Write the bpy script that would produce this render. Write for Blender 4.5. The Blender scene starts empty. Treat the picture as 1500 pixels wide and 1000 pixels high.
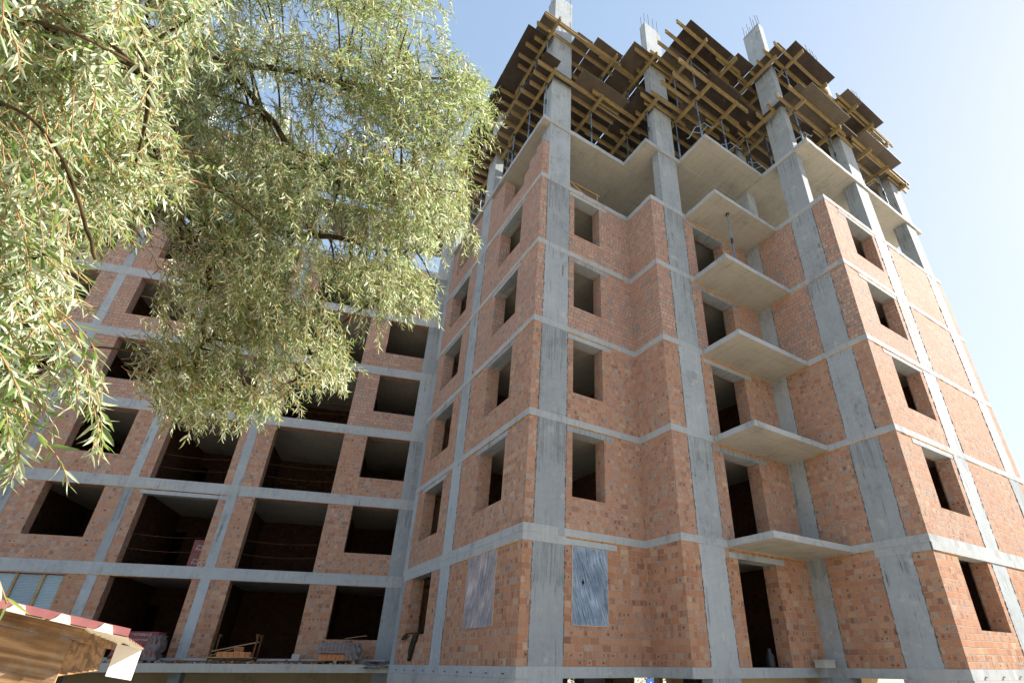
import bpy, bmesh, math, random
from mathutils import Vector, Matrix
random.seed(7)
sc = bpy.context.scene
COL = sc.collection
R = math.radians
PI = math.pi

# ------------------------------------------------------------------ camera
CAM_M = ((0.83175306, -0.55511203, 0.00612218),      # right
         (0.26603305, 0.38888329, -0.88204093),      # down
         (0.48725071, 0.73526895, 0.47113301))       # forward
CP = Vector((-5.81685, -10.88838, 0.04402))
FPX, PX, PY = 760.45, 841.084, 566.248
cd = bpy.data.cameras.new('camera')
cam = bpy.data.objects.new('camera', cd); COL.objects.link(cam)
cd.sensor_width = 36; cd.lens = FPX * 36 / 1500
cd.shift_x = -(PX - 750) / 1500; cd.shift_y = (PY - 500) / 1500
cd.clip_start = 0.05; cd.clip_end = 3000
r_, d_, f_ = (Vector(v).normalized() for v in CAM_M)
m4 = Matrix(((r_.x, -d_.x, -f_.x, CP.x), (r_.y, -d_.y, -f_.y, CP.y), (r_.z, -d_.z, -f_.z, CP.z), (0, 0, 0, 1)))
cam.matrix_world = m4
sc.camera = cam

def ray(u, v):
    return r_ * ((u - PX) / FPX) + d_ * ((v - PY) / FPX) + f_
def at(u, v, depth):                    # design-time sketch of the crown: point at a distance along the view
    return CP + ray(u, v) * depth

# ------------------------------------------------------------------ materials
def new_mat(name):
    m = bpy.data.materials.new(name); m.use_nodes = True
    nt = m.node_tree
    for n in list(nt.nodes): nt.nodes.remove(n)
    return m, nt
class NB:
    def __init__(s, name):
        s.m, s.nt = new_mat(name)
        s.out = s.n('ShaderNodeOutputMaterial')
        s.bs = s.n('ShaderNodeBsdfPrincipled')
        s.nt.links.new(s.bs.outputs[0], s.out.inputs[0])
    def n(s, t, **kw):
        nd = s.nt.nodes.new(t)
        for k, v in kw.items(): setattr(nd, k, v)
        return nd
    def l(s, a, b): s.nt.links.new(a, b)
    def put(s, inp, v):
        if hasattr(v, 'is_output') or isinstance(v, bpy.types.NodeSocket): s.l(v, inp)
        else: inp.default_value = v
    def math(s, op, a, b=None, c=None):
        nd = s.n('ShaderNodeMath', operation=op)
        s.put(nd.inputs[0], a)
        if b is not None: s.put(nd.inputs[1], b)
        if c is not None: s.put(nd.inputs[2], c)
        return nd.outputs[0]
    def mix(s, f, a, b, mode='MIX'):
        nd = s.n('ShaderNodeMix', data_type='RGBA', blend_type=mode)
        s.put(nd.inputs[0], f); s.put(nd.inputs[6], a); s.put(nd.inputs[7], b)
        return nd.outputs[2]
    def noise(s, vec, scale, detail=4, rough=.55, out=0):
        nd = s.n('ShaderNodeTexNoise')
        if vec is not None: s.l(vec, nd.inputs['Vector'])
        nd.inputs['Scale'].default_value = scale; nd.inputs['Detail'].default_value = detail
        nd.inputs['Roughness'].default_value = rough
        return nd.outputs[out]
    def ramp(s, f, stops, interp='LINEAR'):
        nd = s.n('ShaderNodeValToRGB'); cr = nd.color_ramp; cr.interpolation = interp
        while len(cr.elements) > 1: cr.elements.remove(cr.elements[-1])
        cr.elements[0].position = stops[0][0]; cr.elements[0].color = stops[0][1]
        for p, c in stops[1:]:
            e = cr.elements.new(p); e.color = c
        s.l(f, nd.inputs[0]); return nd.outputs[0]
    def mapping(s, vec, scale):
        nd = s.n('ShaderNodeMapping'); s.l(vec, nd.inputs[0]); nd.inputs['Scale'].default_value = scale
        return nd.outputs[0]
    def bump(s, h, strength, dist):
        nd = s.n('ShaderNodeBump'); s.l(h, nd.inputs['Height'])
        nd.inputs['Strength'].default_value = strength; nd.inputs['Distance'].default_value = dist
        s.l(nd.outputs[0], s.bs.inputs['Normal'])
    def uv(s): return s.n('ShaderNodeUVMap').outputs[0]
    def obj(s): return s.n('ShaderNodeTexCoord').outputs['Object']
    def rnd(s): return s.n('ShaderNodeObjectInfo').outputs['Random']
    def fin(s, col, rough=.9, spec=.2):
        s.put(s.bs.inputs['Base Color'], col); s.put(s.bs.inputs['Roughness'], rough)
        s.bs.inputs['Specular IOR Level'].default_value = spec
        return s.m
def g(v, a=1): return (v, v, v, a)
def c(r, gg, b): return (r, gg, b, 1)

def brick_mat(name, smear=.5, tint=None, joint=.0055, mo=((.20, .195, .19), (.365, .355, .335)), pale=0, holes_=.80):
    b = NB(name); uv = b.uv()
    # slight waviness of the courses
    wob = b.noise(uv, 1.3, 2)
    sep = b.n('ShaderNodeSeparateXYZ'); b.l(uv, sep.inputs[0])
    jit = b.noise(uv, 9, 2)
    u = b.math('ADD', sep.outputs[0], b.math('MULTIPLY', b.math('SUBTRACT', jit, .5), .03))
    v = b.math('ADD', sep.outputs[1], b.math('MULTIPLY', b.math('SUBTRACT', wob, .5), .045))
    v = b.math('ADD', v, b.math('MULTIPLY', b.math('SUBTRACT', jit, .5), .012))
    H = .15
    vr = b.math('DIVIDE', v, H)
    row = b.math('FLOOR', vr); fv = b.math('MULTIPLY', b.math('FRACT', vr), H)
    wn = b.n('ShaderNodeTexWhiteNoise', noise_dimensions='1D'); b.l(row, wn.inputs['W'])
    hdr = b.math('LESS_THAN', wn.outputs[0], .62)            # header course or stretcher course
    w = b.math('ADD', .262, b.math('MULTIPLY', hdr, -.131))
    ur = b.math('ADD', b.math('DIVIDE', u, w), b.math('MULTIPLY', wn.outputs[0], 7.3))
    colm = b.math('FLOOR', ur); fu = b.math('MULTIPLY', b.math('FRACT', ur), w)
    cell = b.n('ShaderNodeCombineXYZ'); b.l(colm, cell.inputs[0]); b.l(row, cell.inputs[1]); b.put(cell.inputs[2], b.math('MULTIPLY', b.rnd(), 50))
    wc = b.n('ShaderNodeTexWhiteNoise', noise_dimensions='3D'); b.l(cell.outputs[0], wc.inputs['Vector'])
    rs = b.n('ShaderNodeSeparateColor'); b.l(wc.outputs['Color'], rs.inputs[0])
    bc = b.ramp(rs.outputs[0], [(0, c(.20, .078, .04)), (.06, c(.30, .12, .058)), (.22, c(.375, .162, .075)), (.5, c(.43, .20, .098)),
                                (.72, c(.46, .235, .125)), (.88, c(.44, .26, .16)), (.96, c(.50, .34, .21)), (1, c(.32, .22, .16))])
    if pale: bc = b.mix(pale, bc, c(.56, .375, .31))
    # within-brick mottling
    n1 = b.noise(uv, 22, 5, .65)
    bc = b.mix(.3, bc, b.ramp(n1, [(.3, g(.45)), (.7, g(1.0))]), 'MULTIPLY')
    big = b.noise(b.obj(), .55, 4)
    bc = b.mix(b.ramp(big, [(.42, g(0)), (.66, g(.55))]), bc, c(.40, .20, .12))
    # joint distance
    du = b.math('MINIMUM', fu, b.math('SUBTRACT', w, fu)); dv = b.math('MINIMUM', fv, b.math('SUBTRACT', H, fv))
    d = b.math('MINIMUM', du, dv)
    n2 = b.noise(uv, 26, 4, .7)
    d2 = b.math('ADD', d, b.math('MULTIPLY', b.math('SUBTRACT', n2, .5), .014))
    mort = b.math('SUBTRACT', 1, b.n('ShaderNodeMapRange').outputs[0])
    mr = b.n('ShaderNodeMapRange'); b.l(d2, mr.inputs[0]); mr.inputs[1].default_value = joint; mr.inputs[2].default_value = joint + .005
    mort = b.math('SUBTRACT', 1, mr.outputs[0])
    mc = b.ramp(b.noise(uv, 14, 4), [(.3, c(*mo[0])), (.7, c(*mo[1]))])
    # smeared mortar
    sm = b.noise(b.mapping(uv, (1.0, 1.6, 1)), 5.0, 6, .62)
    smk = b.ramp(sm, [(.62 - .04 * smear, g(0)), (.72, g(.75 * smear))])
    dim = b.math('GREATER_THAN', rs.outputs[2], .90)
    smk2 = b.math('MAXIMUM', smk, b.math('MULTIPLY', dim, b.math('MULTIPLY', b.ramp(n1, [(.35, g(0)), (.6, g(.9))]), smear)))
    bc = b.mix(smk2, bc, mc)
    # perforation showing in a few headers
    cu = b.math('SUBTRACT', fu, b.math('MULTIPLY', w, .5)); cv = b.math('SUBTRACT', fv, H * .5)
    rad = b.math('SQRT', b.math('ADD', b.math('MULTIPLY', cu, cu), b.math('MULTIPLY', cv, cv)))
    hole = b.math('MULTIPLY', b.math('LESS_THAN', rad, b.math('ADD', .012, b.math('MULTIPLY', rs.outputs[2], .012))), b.math('GREATER_THAN', rs.outputs[1], holes_))
    holes = b.math('MULTIPLY', hole, b.math('GREATER_THAN', b.math('ADD', hdr, 0), .5))
    bc = b.mix(b.math('MULTIPLY', holes, .85), bc, c(.035, .025, .02))
    halo = b.math('MULTIPLY', b.math('LESS_THAN', rad, .035), b.math('MULTIPLY', b.math('GREATER_THAN', rs.outputs[1], holes_), hdr))
    bc = b.mix(b.math('MULTIPLY', halo, .25), bc, c(.18, .10, .07))
    colr = b.mix(mort, bc, mc)
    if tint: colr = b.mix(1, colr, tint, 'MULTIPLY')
    h = b.math('ADD', b.math('MULTIPLY', b.math('SUBTRACT', 1, mort), .6), b.math('MULTIPLY', n1, .35))
    h = b.math('ADD', h, b.math('MULTIPLY', rs.outputs[1], .35))
    h = b.math('SUBTRACT', h, b.math('MULTIPLY', holes, 1.5))
    b.bump(h, .8, .012)
    return b.fin(colr, .92, .15)

def concrete_mat(name, base=(.30, .31, .31), streak=.35, form=True, warm=0.0, seam=None):
    b = NB(name); uv = b.uv()
    a = b.noise(b.obj(), .9, 6, .6); f = b.noise(uv, 6, 6, .65); s = b.noise(b.mapping(uv, (5, .35, 1)), 1.6, 5, .6)
    k = .46
    lo = c(base[0] * k, base[1] * k, base[2] * k); hi = c(base[0] * 1.28, base[1] * 1.28, base[2] * 1.27)
    t = b.math('ADD', b.math('MULTIPLY', a, .5), b.math('ADD', b.math('MULTIPLY', f, .3), b.math('MULTIPLY', s, .28)))
    col = b.ramp(t, [(.30, lo), (.5, c(*base)), (.78, hi)])
    # runs and dark patches
    dr = b.noise(b.mapping(uv, (9, .28, 1)), 1.0, 6, .7)
    pt = b.noise(b.obj(), 1.7, 5, .6)
    mk = b.math('MULTIPLY', b.ramp(dr, [(.55, g(0)), (.68, g(1))]), b.ramp(pt, [(.48, g(0)), (.62, g(1))]))
    col = b.mix(b.math('MULTIPLY', mk, streak * 1.6), col, c(.10, .10, .095))
    lt = b.ramp(b.noise(b.obj(), 2.3, 7, .7), [(.57, g(0)), (.68, g(.6))])
    col = b.mix(lt, col, c(.46, .46, .44))
    if streak > .6:
        sv = b.n('ShaderNodeSeparateXYZ'); b.l(uv, sv.inputs[0])
        fz = b.math('FRACT', b.math('DIVIDE', b.math('ADD', sv.outputs[1], .2), 3.0))
        run = b.noise(b.mapping(uv, (16, .5, 1)), 1.0, 5, .7)
        stz = b.n('ShaderNodeCombineXYZ'); b.l(b.math('FLOOR', b.math('DIVIDE', b.math('ADD', sv.outputs[1], .2), 3.0)), stz.inputs[0]); b.l(b.math('MULTIPLY', b.rnd(), 90), stz.inputs[1])
        wz = b.n('ShaderNodeTexWhiteNoise', noise_dimensions='2D'); b.l(stz.outputs[0], wz.inputs['Vector'])
        lim = b.math('ADD', .62, b.math('ADD', b.math('MULTIPLY', wz.outputs[0], .62), b.math('MULTIPLY', b.math('SUBTRACT', pt, .5), .8)))
        mk2 = b.math('MULTIPLY', b.math('GREATER_THAN', b.math('ADD', fz, b.math('MULTIPLY', b.math('SUBTRACT', run, .5), .7)), lim), b.ramp(run, [(.45, g(0)), (.66, g(.6))]))
        col = b.mix(mk2, col, c(.10, .105, .11))
        tone = b.math('ADD', .86, b.math('MULTIPLY', wz.outputs[0], .28)); tc_ = b.n('ShaderNodeCombineColor')
        for i_ in range(3): b.l(tone, tc_.inputs[i_])
        col = b.mix(1, col, tc_.outputs[0], 'MULTIPLY')
    # pores
    vo = b.n('ShaderNodeTexVoronoi'); b.l(uv, vo.inputs['Vector']); vo.inputs['Scale'].default_value = 7
    po = b.math('MULTIPLY', b.math('LESS_THAN', vo.outputs['Distance'], .10), b.math('GREATER_THAN', f, .5))
    col = b.mix(b.math('MULTIPLY', po, .55), col, c(.09, .085, .08))
    hh = b.math('ADD', b.math('MULTIPLY', f, .6), b.math('MULTIPLY', po, -.8))
    if seam:
        br = b.n('ShaderNodeTexBrick', offset=.0)
        b.l(uv, br.inputs['Vector']); br.inputs['Scale'].default_value = 1
        br.inputs['Brick Width'].default_value = seam[0]; br.inputs['Row Height'].default_value = seam[1]
        br.inputs['Mortar Size'].default_value = .006; br.inputs['Mortar Smooth'].default_value = .6
        br.inputs['Color1'].default_value = g(0); br.inputs['Color2'].default_value = g(.25); br.inputs['Mortar'].default_value = g(1)
        brk = b.ramp(b.noise(uv, 3, 3), [(.35, g(.25)), (.6, g(1))])
        col = b.mix(b.math('MULTIPLY', br.outputs['Fac'], b.math('MULTIPLY', brk, .8)), col, c(.11, .09, .055))
        sepc = b.n('ShaderNodeSeparateColor'); b.l(br.outputs['Color'], sepc.inputs[0])
        col = b.mix(b.math('MULTIPLY', sepc.outputs[0], .5), col, c(base[0] * .72, base[1] * .70, base[2] * .64))
        hh = b.math('ADD', hh, b.math('MULTIPLY', br.outputs['Fac'], -.6))
    b.bump(hh, .45, .01)
    return b.fin(col, .88, .25)

def simple_mat(name, col, rough=.6, spec=.3, vary=.25, nscale=8, metal=0, bump=.15, stretch=None):
    b = NB(name); o = b.obj()
    vec = b.mapping(o, stretch) if stretch else o
    n = b.noise(vec, nscale, 5, .6)
    k = b.ramp(n, [(.25, g(1 - vary * 1.4)), (.75, g(1 + vary * .6))])
    cc = b.mix(1, c(*col), k, 'MULTIPLY')
    rv = b.math('ADD', 1 - vary * .5, b.math('MULTIPLY', b.rnd(), vary))
    cx = b.n('ShaderNodeCombineColor')
    for i in range(3): b.l(rv, cx.inputs[i])
    cc = b.mix(1, cc, cx.outputs[0], 'MULTIPLY')
    b.bs.inputs['Metallic'].default_value = metal
    if bump: b.bump(n, bump, .01)
    return b.fin(cc, rough, spec)

def timber_mat(name, c1, c2, grain_axis='x'):
    b = NB(name); uv = b.uv()
    n = b.noise(b.mapping(uv, (1.2, 26, 1)), 2.2, 6, .65)
    n2 = b.noise(b.obj(), 3, 4)
    col = b.ramp(n, [(.25, c(c1[0] * .45, c1[1] * .42, c1[2] * .4)), (.5, c(*c1)), (.8, c(*c2))])
    col = b.mix(b.ramp(n2, [(.45, g(0)), (.7, g(.5))]), col, c(.12, .09, .06))
    col = b.mix(b.ramp(b.rnd(), [(.0, g(0)), (.55, g(.05)), (1, g(.65))]), col, c(.30, .23, .15))
    b.bump(n, .3, .006)
    return b.fin(col, .7, .2)

def plank_mat(name):
    b = NB(name); uv = b.uv()
    wv = b.noise(b.mapping(uv, (.8, 4.5, 1)), 1.6, 3, .5)
    sep = b.n('ShaderNodeSeparateXYZ'); b.l(uv, sep.inputs[0])
    ph = b.math('ADD', b.math('MULTIPLY', sep.outputs[1], 46), b.math('MULTIPLY', wv, 26))
    rings = b.math('ADD', b.math('MULTIPLY', b.math('SINE', ph), .5), .5)
    fine = b.noise(b.mapping(uv, (2, 90, 1)), 1.5, 5, .65)
    t = b.math('ADD', b.math('MULTIPLY', rings, .35), b.math('MULTIPLY', fine, .6))
    col = b.ramp(t, [(.2, c(.10, .05, .02)), (.45, c(.24, .13, .055)), (.7, c(.38, .23, .11))])
    kn = b.noise(b.obj(), 4, 4)
    col = b.mix(b.ramp(kn, [(.5, g(0)), (.68, g(.7))]), col, c(.07, .035, .016))
    gr = b.noise(b.obj(), 9, 5)
    col = b.mix(b.ramp(gr, [(.5, g(0)), (.75, g(.4))]), col, c(.32, .29, .25))
    b.bump(t, .35, .006)
    return b.fin(col, .65, .25)

def ply_mat(name, base, hi):
    b = NB(name); o = b.obj()
    n = b.noise(o, 1.6, 6, .65); n2 = b.noise(b.mapping(o, (1, 6, 1)), 3, 5, .7)
    col = b.ramp(b.math('ADD', b.math('MULTIPLY', n, .6), b.math('MULTIPLY', n2, .4)), [(.35, c(*base)), (.72, c(*hi))])
    sp = b.noise(o, 3.1, 6, .75)
    col = b.mix(b.ramp(sp, [(.6, g(0)), (.72, g(.55))]), col, c(.20, .18, .155))
    col = b.mix(b.ramp(b.rnd(), [(.55, g(0)), (1, g(.35))]), col, c(.16, .14, .12))
    b.bump(n2, .1, .005)
    return b.fin(col, .5, .35)

def leaf_mat(name, green, back, yellow=.012, transl=.38):
    b = NB(name)
    at_ = b.n('ShaderNodeAttribute'); at_.attribute_name = 'leaf_tone'
    t = at_.outputs['Fac']
    gcol = b.ramp(t, [(0, c(green[0] * .55, green[1] * .6, green[2] * .6)), (.5, c(*green)), (1 - yellow * 2.4, c(green[0] * 1.6, green[1] * 1.45, green[2] * 1.3)),
                      (1 - yellow * 1.2, c(.55, .38, .03)), (1, c(.55, .24, .02))])
    geo = b.n('ShaderNodeNewGeometry')
    bcol = b.mix(.3, c(*back), gcol)
    col = b.mix(geo.outputs['Backfacing'], gcol, bcol)
    b.fin(col, .38, .5)
    tr = b.n('ShaderNodeBsdfTranslucent'); b.l(b.mix(.45, col, c(.40, .46, .19)), tr.inputs[0])
    mx = b.n('ShaderNodeMixShader'); mx.inputs[0].default_value = transl
    b.l(b.bs.outputs[0], mx.inputs[1]); b.l(tr.outputs[0], mx.inputs[2]); b.l(mx.outputs[0], b.out.inputs[0])
    return b.m

def film_mat(name, tint=(.42, .50, .62), clear=.5, fold=.72):
    b = NB(name); uv = b.uv()
    sp = b.n('ShaderNodeSeparateXYZ'); b.l(uv, sp.inputs[0])
    wv = b.noise(uv, 1.6, 2)
    sh = b.math('ADD', sp.outputs[0], b.math('ADD', b.math('MULTIPLY', sp.outputs[1], .30), b.math('MULTIPLY', wv, .09)))
    cv = b.n('ShaderNodeCombineXYZ'); b.l(sh, cv.inputs[0]); b.l(b.math('MULTIPLY', sp.outputs[1], .10), cv.inputs[1])
    n = b.noise(cv.outputs[0], 5, 2, .5); n3 = b.noise(uv, 1.5, 3)
    msk = b.noise(uv, 3.2, 3)
    w1 = b.math('SINE', b.math('ADD', b.math('MULTIPLY', sh, 52), b.math('MULTIPLY', n, 40)))
    w2 = b.math('SINE', b.math('ADD', b.math('MULTIPLY', sh, 118), b.math('MULTIPLY', n, 55)))
    l1 = b.math('MULTIPLY', b.ramp(w1, [(.72, g(0)), (.96, g(1))]), b.ramp(msk, [(.36, g(0)), (.55, g(1))]))
    l2 = b.math('MULTIPLY', b.ramp(w2, [(.6, g(0)), (.95, g(.7))]), b.ramp(msk, [(.42, g(1)), (.56, g(0))]))
    line = b.math('MAXIMUM', l1, l2); t = b.math('SUBTRACT', n, b.math('MULTIPLY', line, .5))
    col = b.ramp(n3, [(.30, c(tint[0] * .55, tint[1] * .62, tint[2] * .7)), (.70, c(tint[0] * 1.2, tint[1] * 1.15, tint[2] * 1.1))])  # broad highlights of the film put into its colour
    col = b.mix(b.math('MULTIPLY', line, fold), col, c(tint[0] * .25, tint[1] * .2, tint[2] * .17))  # shade in the fold creases put into the colour as dark lines
    b.fin(col, .18, .7)
    tp = b.n('ShaderNodeBsdfTransparent'); tp.inputs[0].default_value = c(.8, .85, .9)
    mx = b.n('ShaderNodeMixShader')
    b.l(b.ramp(n3, [(.3, g(1 - clear)), (.65, g(1 - clear * .4))]), mx.inputs[0])
    b.l(tp.outputs[0], mx.inputs[1]); b.l(b.bs.outputs[0], mx.inputs[2]); b.l(mx.outputs[0], b.out.inputs[0])
    b.bump(t, .8, .05)
    return b.m

M = {}
M['brick'] = brick_mat('brick_masonry', .6, None, pale=.12)
M['brick_smeared'] = brick_mat('brick_masonry_smeared', 1.0, None, .0105, ((.14, .14, .145), (.30, .295, .29)), .5, .93)
M['brick_mid'] = brick_mat('brick_masonry_mid', .8, None, .0075, ((.18, .175, .17), (.36, .35, .335)), .26, .88)
M['brick_in_shade'] = brick_mat('brick_inside_shade_tint', .8, c(.20, .175, .15))  # same brick, with the shade of the unlit rooms put into its colour
M['conc'] = concrete_mat('cast_concrete', (.33, .355, .375), .5)
M['conc_col'] = concrete_mat('column_concrete', (.29, .325, .352), .75)
M['slab'] = concrete_mat('slab_concrete', (.40, .385, .345), .3, seam=(2.44, 1.22))
M['plinth'] = concrete_mat('plinth_concrete', (.36, .36, .355), .35, seam=(1.2, 3.4))
M['beige'] = concrete_mat('beige_plaster', (.50, .40, .23), .2)
M['mortar'] = simple_mat('squeezed_mortar', (.15, .15, .15), .95, .1, .5, 20)
M['foam'] = simple_mat('orange_foam', (.62, .34, .05), .9, .1, .5, 30)
M['beam'] = timber_mat('yellow_timber', (.295, .22, .095), (.40, .325, .19))
M['ply'] = ply_mat('film_faced_plywood', (.028, .021, .017), (.075, .06, .05))
M['ply_old'] = ply_mat('worn_plywood', (.075, .06, .045), (.15, .125, .10))
M['steel'] = simple_mat('blue_grey_steel', (.17, .26, .36), .45, .5, .5, 14, .3)
M['steel_dark'] = simple_mat('dark_prop_steel', (.075, .07, .075), .55, .4, .5, 14, .3)
M['galv'] = simple_mat('galvanised_tube', (.36, .47, .56), .4, .5, .25, 14, .4)
M['rust'] = simple_mat('rusty_steel', (.14, .065, .03), .8, .2, .5, 10)
M['rebar'] = simple_mat('rebar_steel', (.05, .045, .06), .7, .3, .2)
M['plank'] = plank_mat('weathered_planks')
M['tin_red'] = simple_mat('red_roof_sheet', (.33, .12, .12), .5, .4, .3, 6)
M['tin_white'] = simple_mat('pale_sheet_underside', (.78, .73, .62), .55, .3, .08, 5, 0, .05)
M['white'] = simple_mat('white_painted_metal', (.80, .79, .76), .4, .4, .06, 5, 0, .05)
M['bark'] = simple_mat('willow_bark', (.085, .06, .03), .95, .1, .7, 16, 0, .8, (1, 1, .35))
M['twig'] = simple_mat('willow_twig', (.32, .20, .09), .7, .2, .4, 10)
M['leaf'] = leaf_mat('willow_leaf', (.13, .22, .05), (.64, .70, .55), .012, .48)
M['leaf_dark'] = leaf_mat('broad_leaf', (.06, .11, .025), (.12, .17, .06), .004, .3)
M['film'] = film_mat('polythene_film', (.30, .42, .58), .35, .62)
M['film_pale'] = film_mat('pale_polythene_film', (.52, .49, .53), .25, .30)
M['poly'] = simple_mat('ribbed_panel', (.36, .46, .52), .35, .4, .25, 5, 0, .2, (.2, .2, 30))
M['batten'] = timber_mat('raw_timber', (.40, .27, .13), (.50, .36, .20))
M['pale_wood'] = timber_mat('pale_frame_timber', (.62, .47, .36), (.72, .58, .46))
M['block'] = simple_mat('clay_block', (.52, .22, .10), .9, .1, .3, 20)
M['wrap_red'] = simple_mat('red_printed_wrap', (.17, .022, .022), .35, .5, .3, 4)
M['wrap_clear'] = film_mat('stretch_wrap', (.62, .56, .56), .6)
M['print'] = simple_mat('white_print', (.50, .46, .45), .5, .3, .05)
M['cloth'] = simple_mat('camouflage_cloth', (.055, .05, .035), .95, .05, .9, 12)
M['rubble'] = simple_mat('rubble', (.26, .23, .20), .95, .1, .6, 3)
M['block_grey'] = concrete_mat('grey_block', (.38, .38, .37), .2)
M['sign_blue'] = simple_mat('blue_sign_face', (.015, .10, .50), .4, .4, .05)
M['dark_rubber'] = simple_mat('dark_plastic', (.03, .03, .035), .5, .4, .2)
M['blue_tarp'] = simple_mat('blue_plastic', (.10, .25, .60), .4, .4, .2)

def ground_mat():
    b = NB('site_ground'); o = b.obj()
    n = b.noise(o, .12, 8, .6); n2 = b.noise(o, 3.5, 6, .7)
    col = b.ramp(b.math('ADD', b.math('MULTIPLY', n, .6), b.math('MULTIPLY', n2, .4)),
                 [(.32, c(.22, .185, .13)), (.5, c(.37, .32, .25)), (.7, c(.47, .42, .34))])
    b.bump(n2, .6, .05)
    return b.fin(col, .95, .1)
M['ground'] = ground_mat()

# ------------------------------------------------------------------ mesh helpers
class MB:
    def __init__(s): s.v = []; s.f = []; s.uv = []; s.mi = []; s.sm = []
    def poly(s, pts, uvs=None, mi=0, smooth=False):
        i = len(s.v); s.v += [tuple(p) for p in pts]; s.f.append(tuple(range(i, i + len(pts))))
        if uvs is None:
            a, b_, c_ = Vector(pts[0]), Vector(pts[1]), Vector(pts[2])
            n = (b_ - a).cross(c_ - a)
            if n.length > 0: n.normalize()
            if abs(n.z) > .7: uvs = [(p[0], p[1]) for p in pts]
            else:
                t = Vector((-n.y, n.x, 0));
                if t.length < 1e-6: t = Vector((1, 0, 0))
                t.normalize(); uvs = [(Vector(p).dot(t), p[2]) for p in pts]
        s.uv += list(uvs); s.mi.append(mi); s.sm.append(smooth)
    def box(s, x0, x1, y0, y1, z0, z1, mi=0, top=True, bottom=True):
        A, B, C, D = (x0, y0), (x1, y0), (x1, y1), (x0, y1)
        q = lambda p, z: (p[0], p[1], z)
        for p0, p1 in ((A, B), (B, C), (C, D), (D, A)):
            s.poly([q(p0, z0), q(p1, z0), q(p1, z1), q(p0, z1)], None, mi)
        if top: s.poly([q(A, z1), q(B, z1), q(C, z1), q(D, z1)], None, mi)
        if bottom: s.poly([q(D, z0), q(C, z0), q(B, z0), q(A, z0)], None, mi)
    def obox(s, o, ax, ay, az, mi=0):              # oriented box from origin and three edge vectors
        o, ax, ay, az = map(Vector, (o, ax, ay, az)); L = [ax.length, ay.length, az.length]
        if ax.cross(ay).dot(az) < 0: ax, ay = ay, ax; L[0], L[1] = L[1], L[0]
        P = lambda i, j, k: o + ax * i + ay * j + az * k
        for a in range(3):
            e = [0, 1, 2]; e.remove(a)
            for side in (0, 1):
                cs = [(0, 0), (1, 0), (1, 1), (0, 1)]
                pts = []; uv = []
                for p, q in cs:
                    t = [0, 0, 0]; t[a] = side; t[e[0]] = p; t[e[1]] = q
                    pts.append(P(*t))
                    uu, vv = p * L[e[0]], q * L[e[1]]
                    if L[e[1]] > L[e[0]]: uu, vv = vv, uu
                    uv.append((uu + o.x * 1.7, vv + o.y * 1.3))
                flip = (side == 0) != (a == 1)
                if flip: pts.reverse(); uv.reverse()
                s.poly(pts, uv, mi)
    def tube(s, pts, radii, n=8, mi=0, cap=True):
        pts = [Vector(p) for p in pts]; rings = []
        up = Vector((0, 0, 1)); prev = None
        for i, p in enumerate(pts):
            a = pts[max(i - 1, 0)]; b_ = pts[min(i + 1, len(pts) - 1)]
            t = (b_ - a)
            if t.length < 1e-9: t = Vector((0, 0, 1))
            t.normalize()
            if prev is None:
                x = t.cross(up)
                if x.length < .05: x = t.cross(Vector((1, 0, 0)))
            else: x = prev - t * prev.dot(t)
            x.normalize(); prev = x; y = t.cross(x)
            rr = radii[i] if hasattr(radii, '__len__') else radii
            rings.append([p + (x * math.cos(2 * PI * k / n) + y * math.sin(2 * PI * k / n)) * rr for k in range(n)])
        base = len(s.v)
        for r in rings: s.v += [tuple(q) for q in r]
        for i in range(len(rings) - 1):
            for k in range(n):
                a = base + i * n + k; b_ = base + i * n + (k + 1) % n
                s.f.append((a, b_, b_ + n, a + n)); s.mi.append(mi); s.sm.append(True)
                s.uv += [(i * .3, k / n), (i * .3, (k + 1) / n), (i * .3 + .3, (k + 1) / n), (i * .3 + .3, k / n)]
        if cap:
            s.poly([tuple(q) for q in reversed(rings[0])], [(0, 0)] * n, mi); s.poly([tuple(q) for q in rings[-1]], [(0, 0)] * n, mi)
    def build(s, name, mats, parent=None, bevel=0):
        me = bpy.data.meshes.new(name)
        me.from_pydata(s.v, [], s.f)
        ul = me.uv_layers.new(name='UVMap')
        flat = [x for p in s.uv for x in p]
        ul.data.foreach_set('uv', flat)
        me.polygons.foreach_set('material_index', s.mi); me.polygons.foreach_set('use_smooth', s.sm)
        for m in (mats if isinstance(mats, (list, tuple)) else [mats]): me.materials.append(m)
        me.update()
        o = bpy.data.objects.new(name, me); COL.objects.link(o)
        if parent: o.parent = parent
        if bevel:
            bv = o.modifiers.new('bevel', 'BEVEL'); bv.width = bevel; bv.segments = 2; bv.limit_method = 'ANGLE'
        return o
def tag(o, label=None, cat=None, group=None, kind=None):
    if label:
        assert 4 <= len(label.split()) <= 16, (len(label.split()), label)
        o['label'] = label
    if cat:
        o['category'] = cat; o['kind'] = 'thing'
    if group: o['group'] = group
    if kind: o['kind'] = kind
    return o
def empty(name, loc, rz=0, label=None, cat=None, group=None):
    o = bpy.data.objects.new(name, None); COL.objects.link(o); o.location = loc; o.rotation_euler = (0, 0, rz); o.empty_display_size = .2
    return tag(o, label, cat, group)
def copy_tree(o, parent=None):
    n = o.copy(); COL.objects.link(n)
    if parent: n.parent = parent
    for ch in list(o.children): copy_tree(ch, n)
    return n
def relabel(o, label, group=None):
    tag(o, label, None, group); return o
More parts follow.
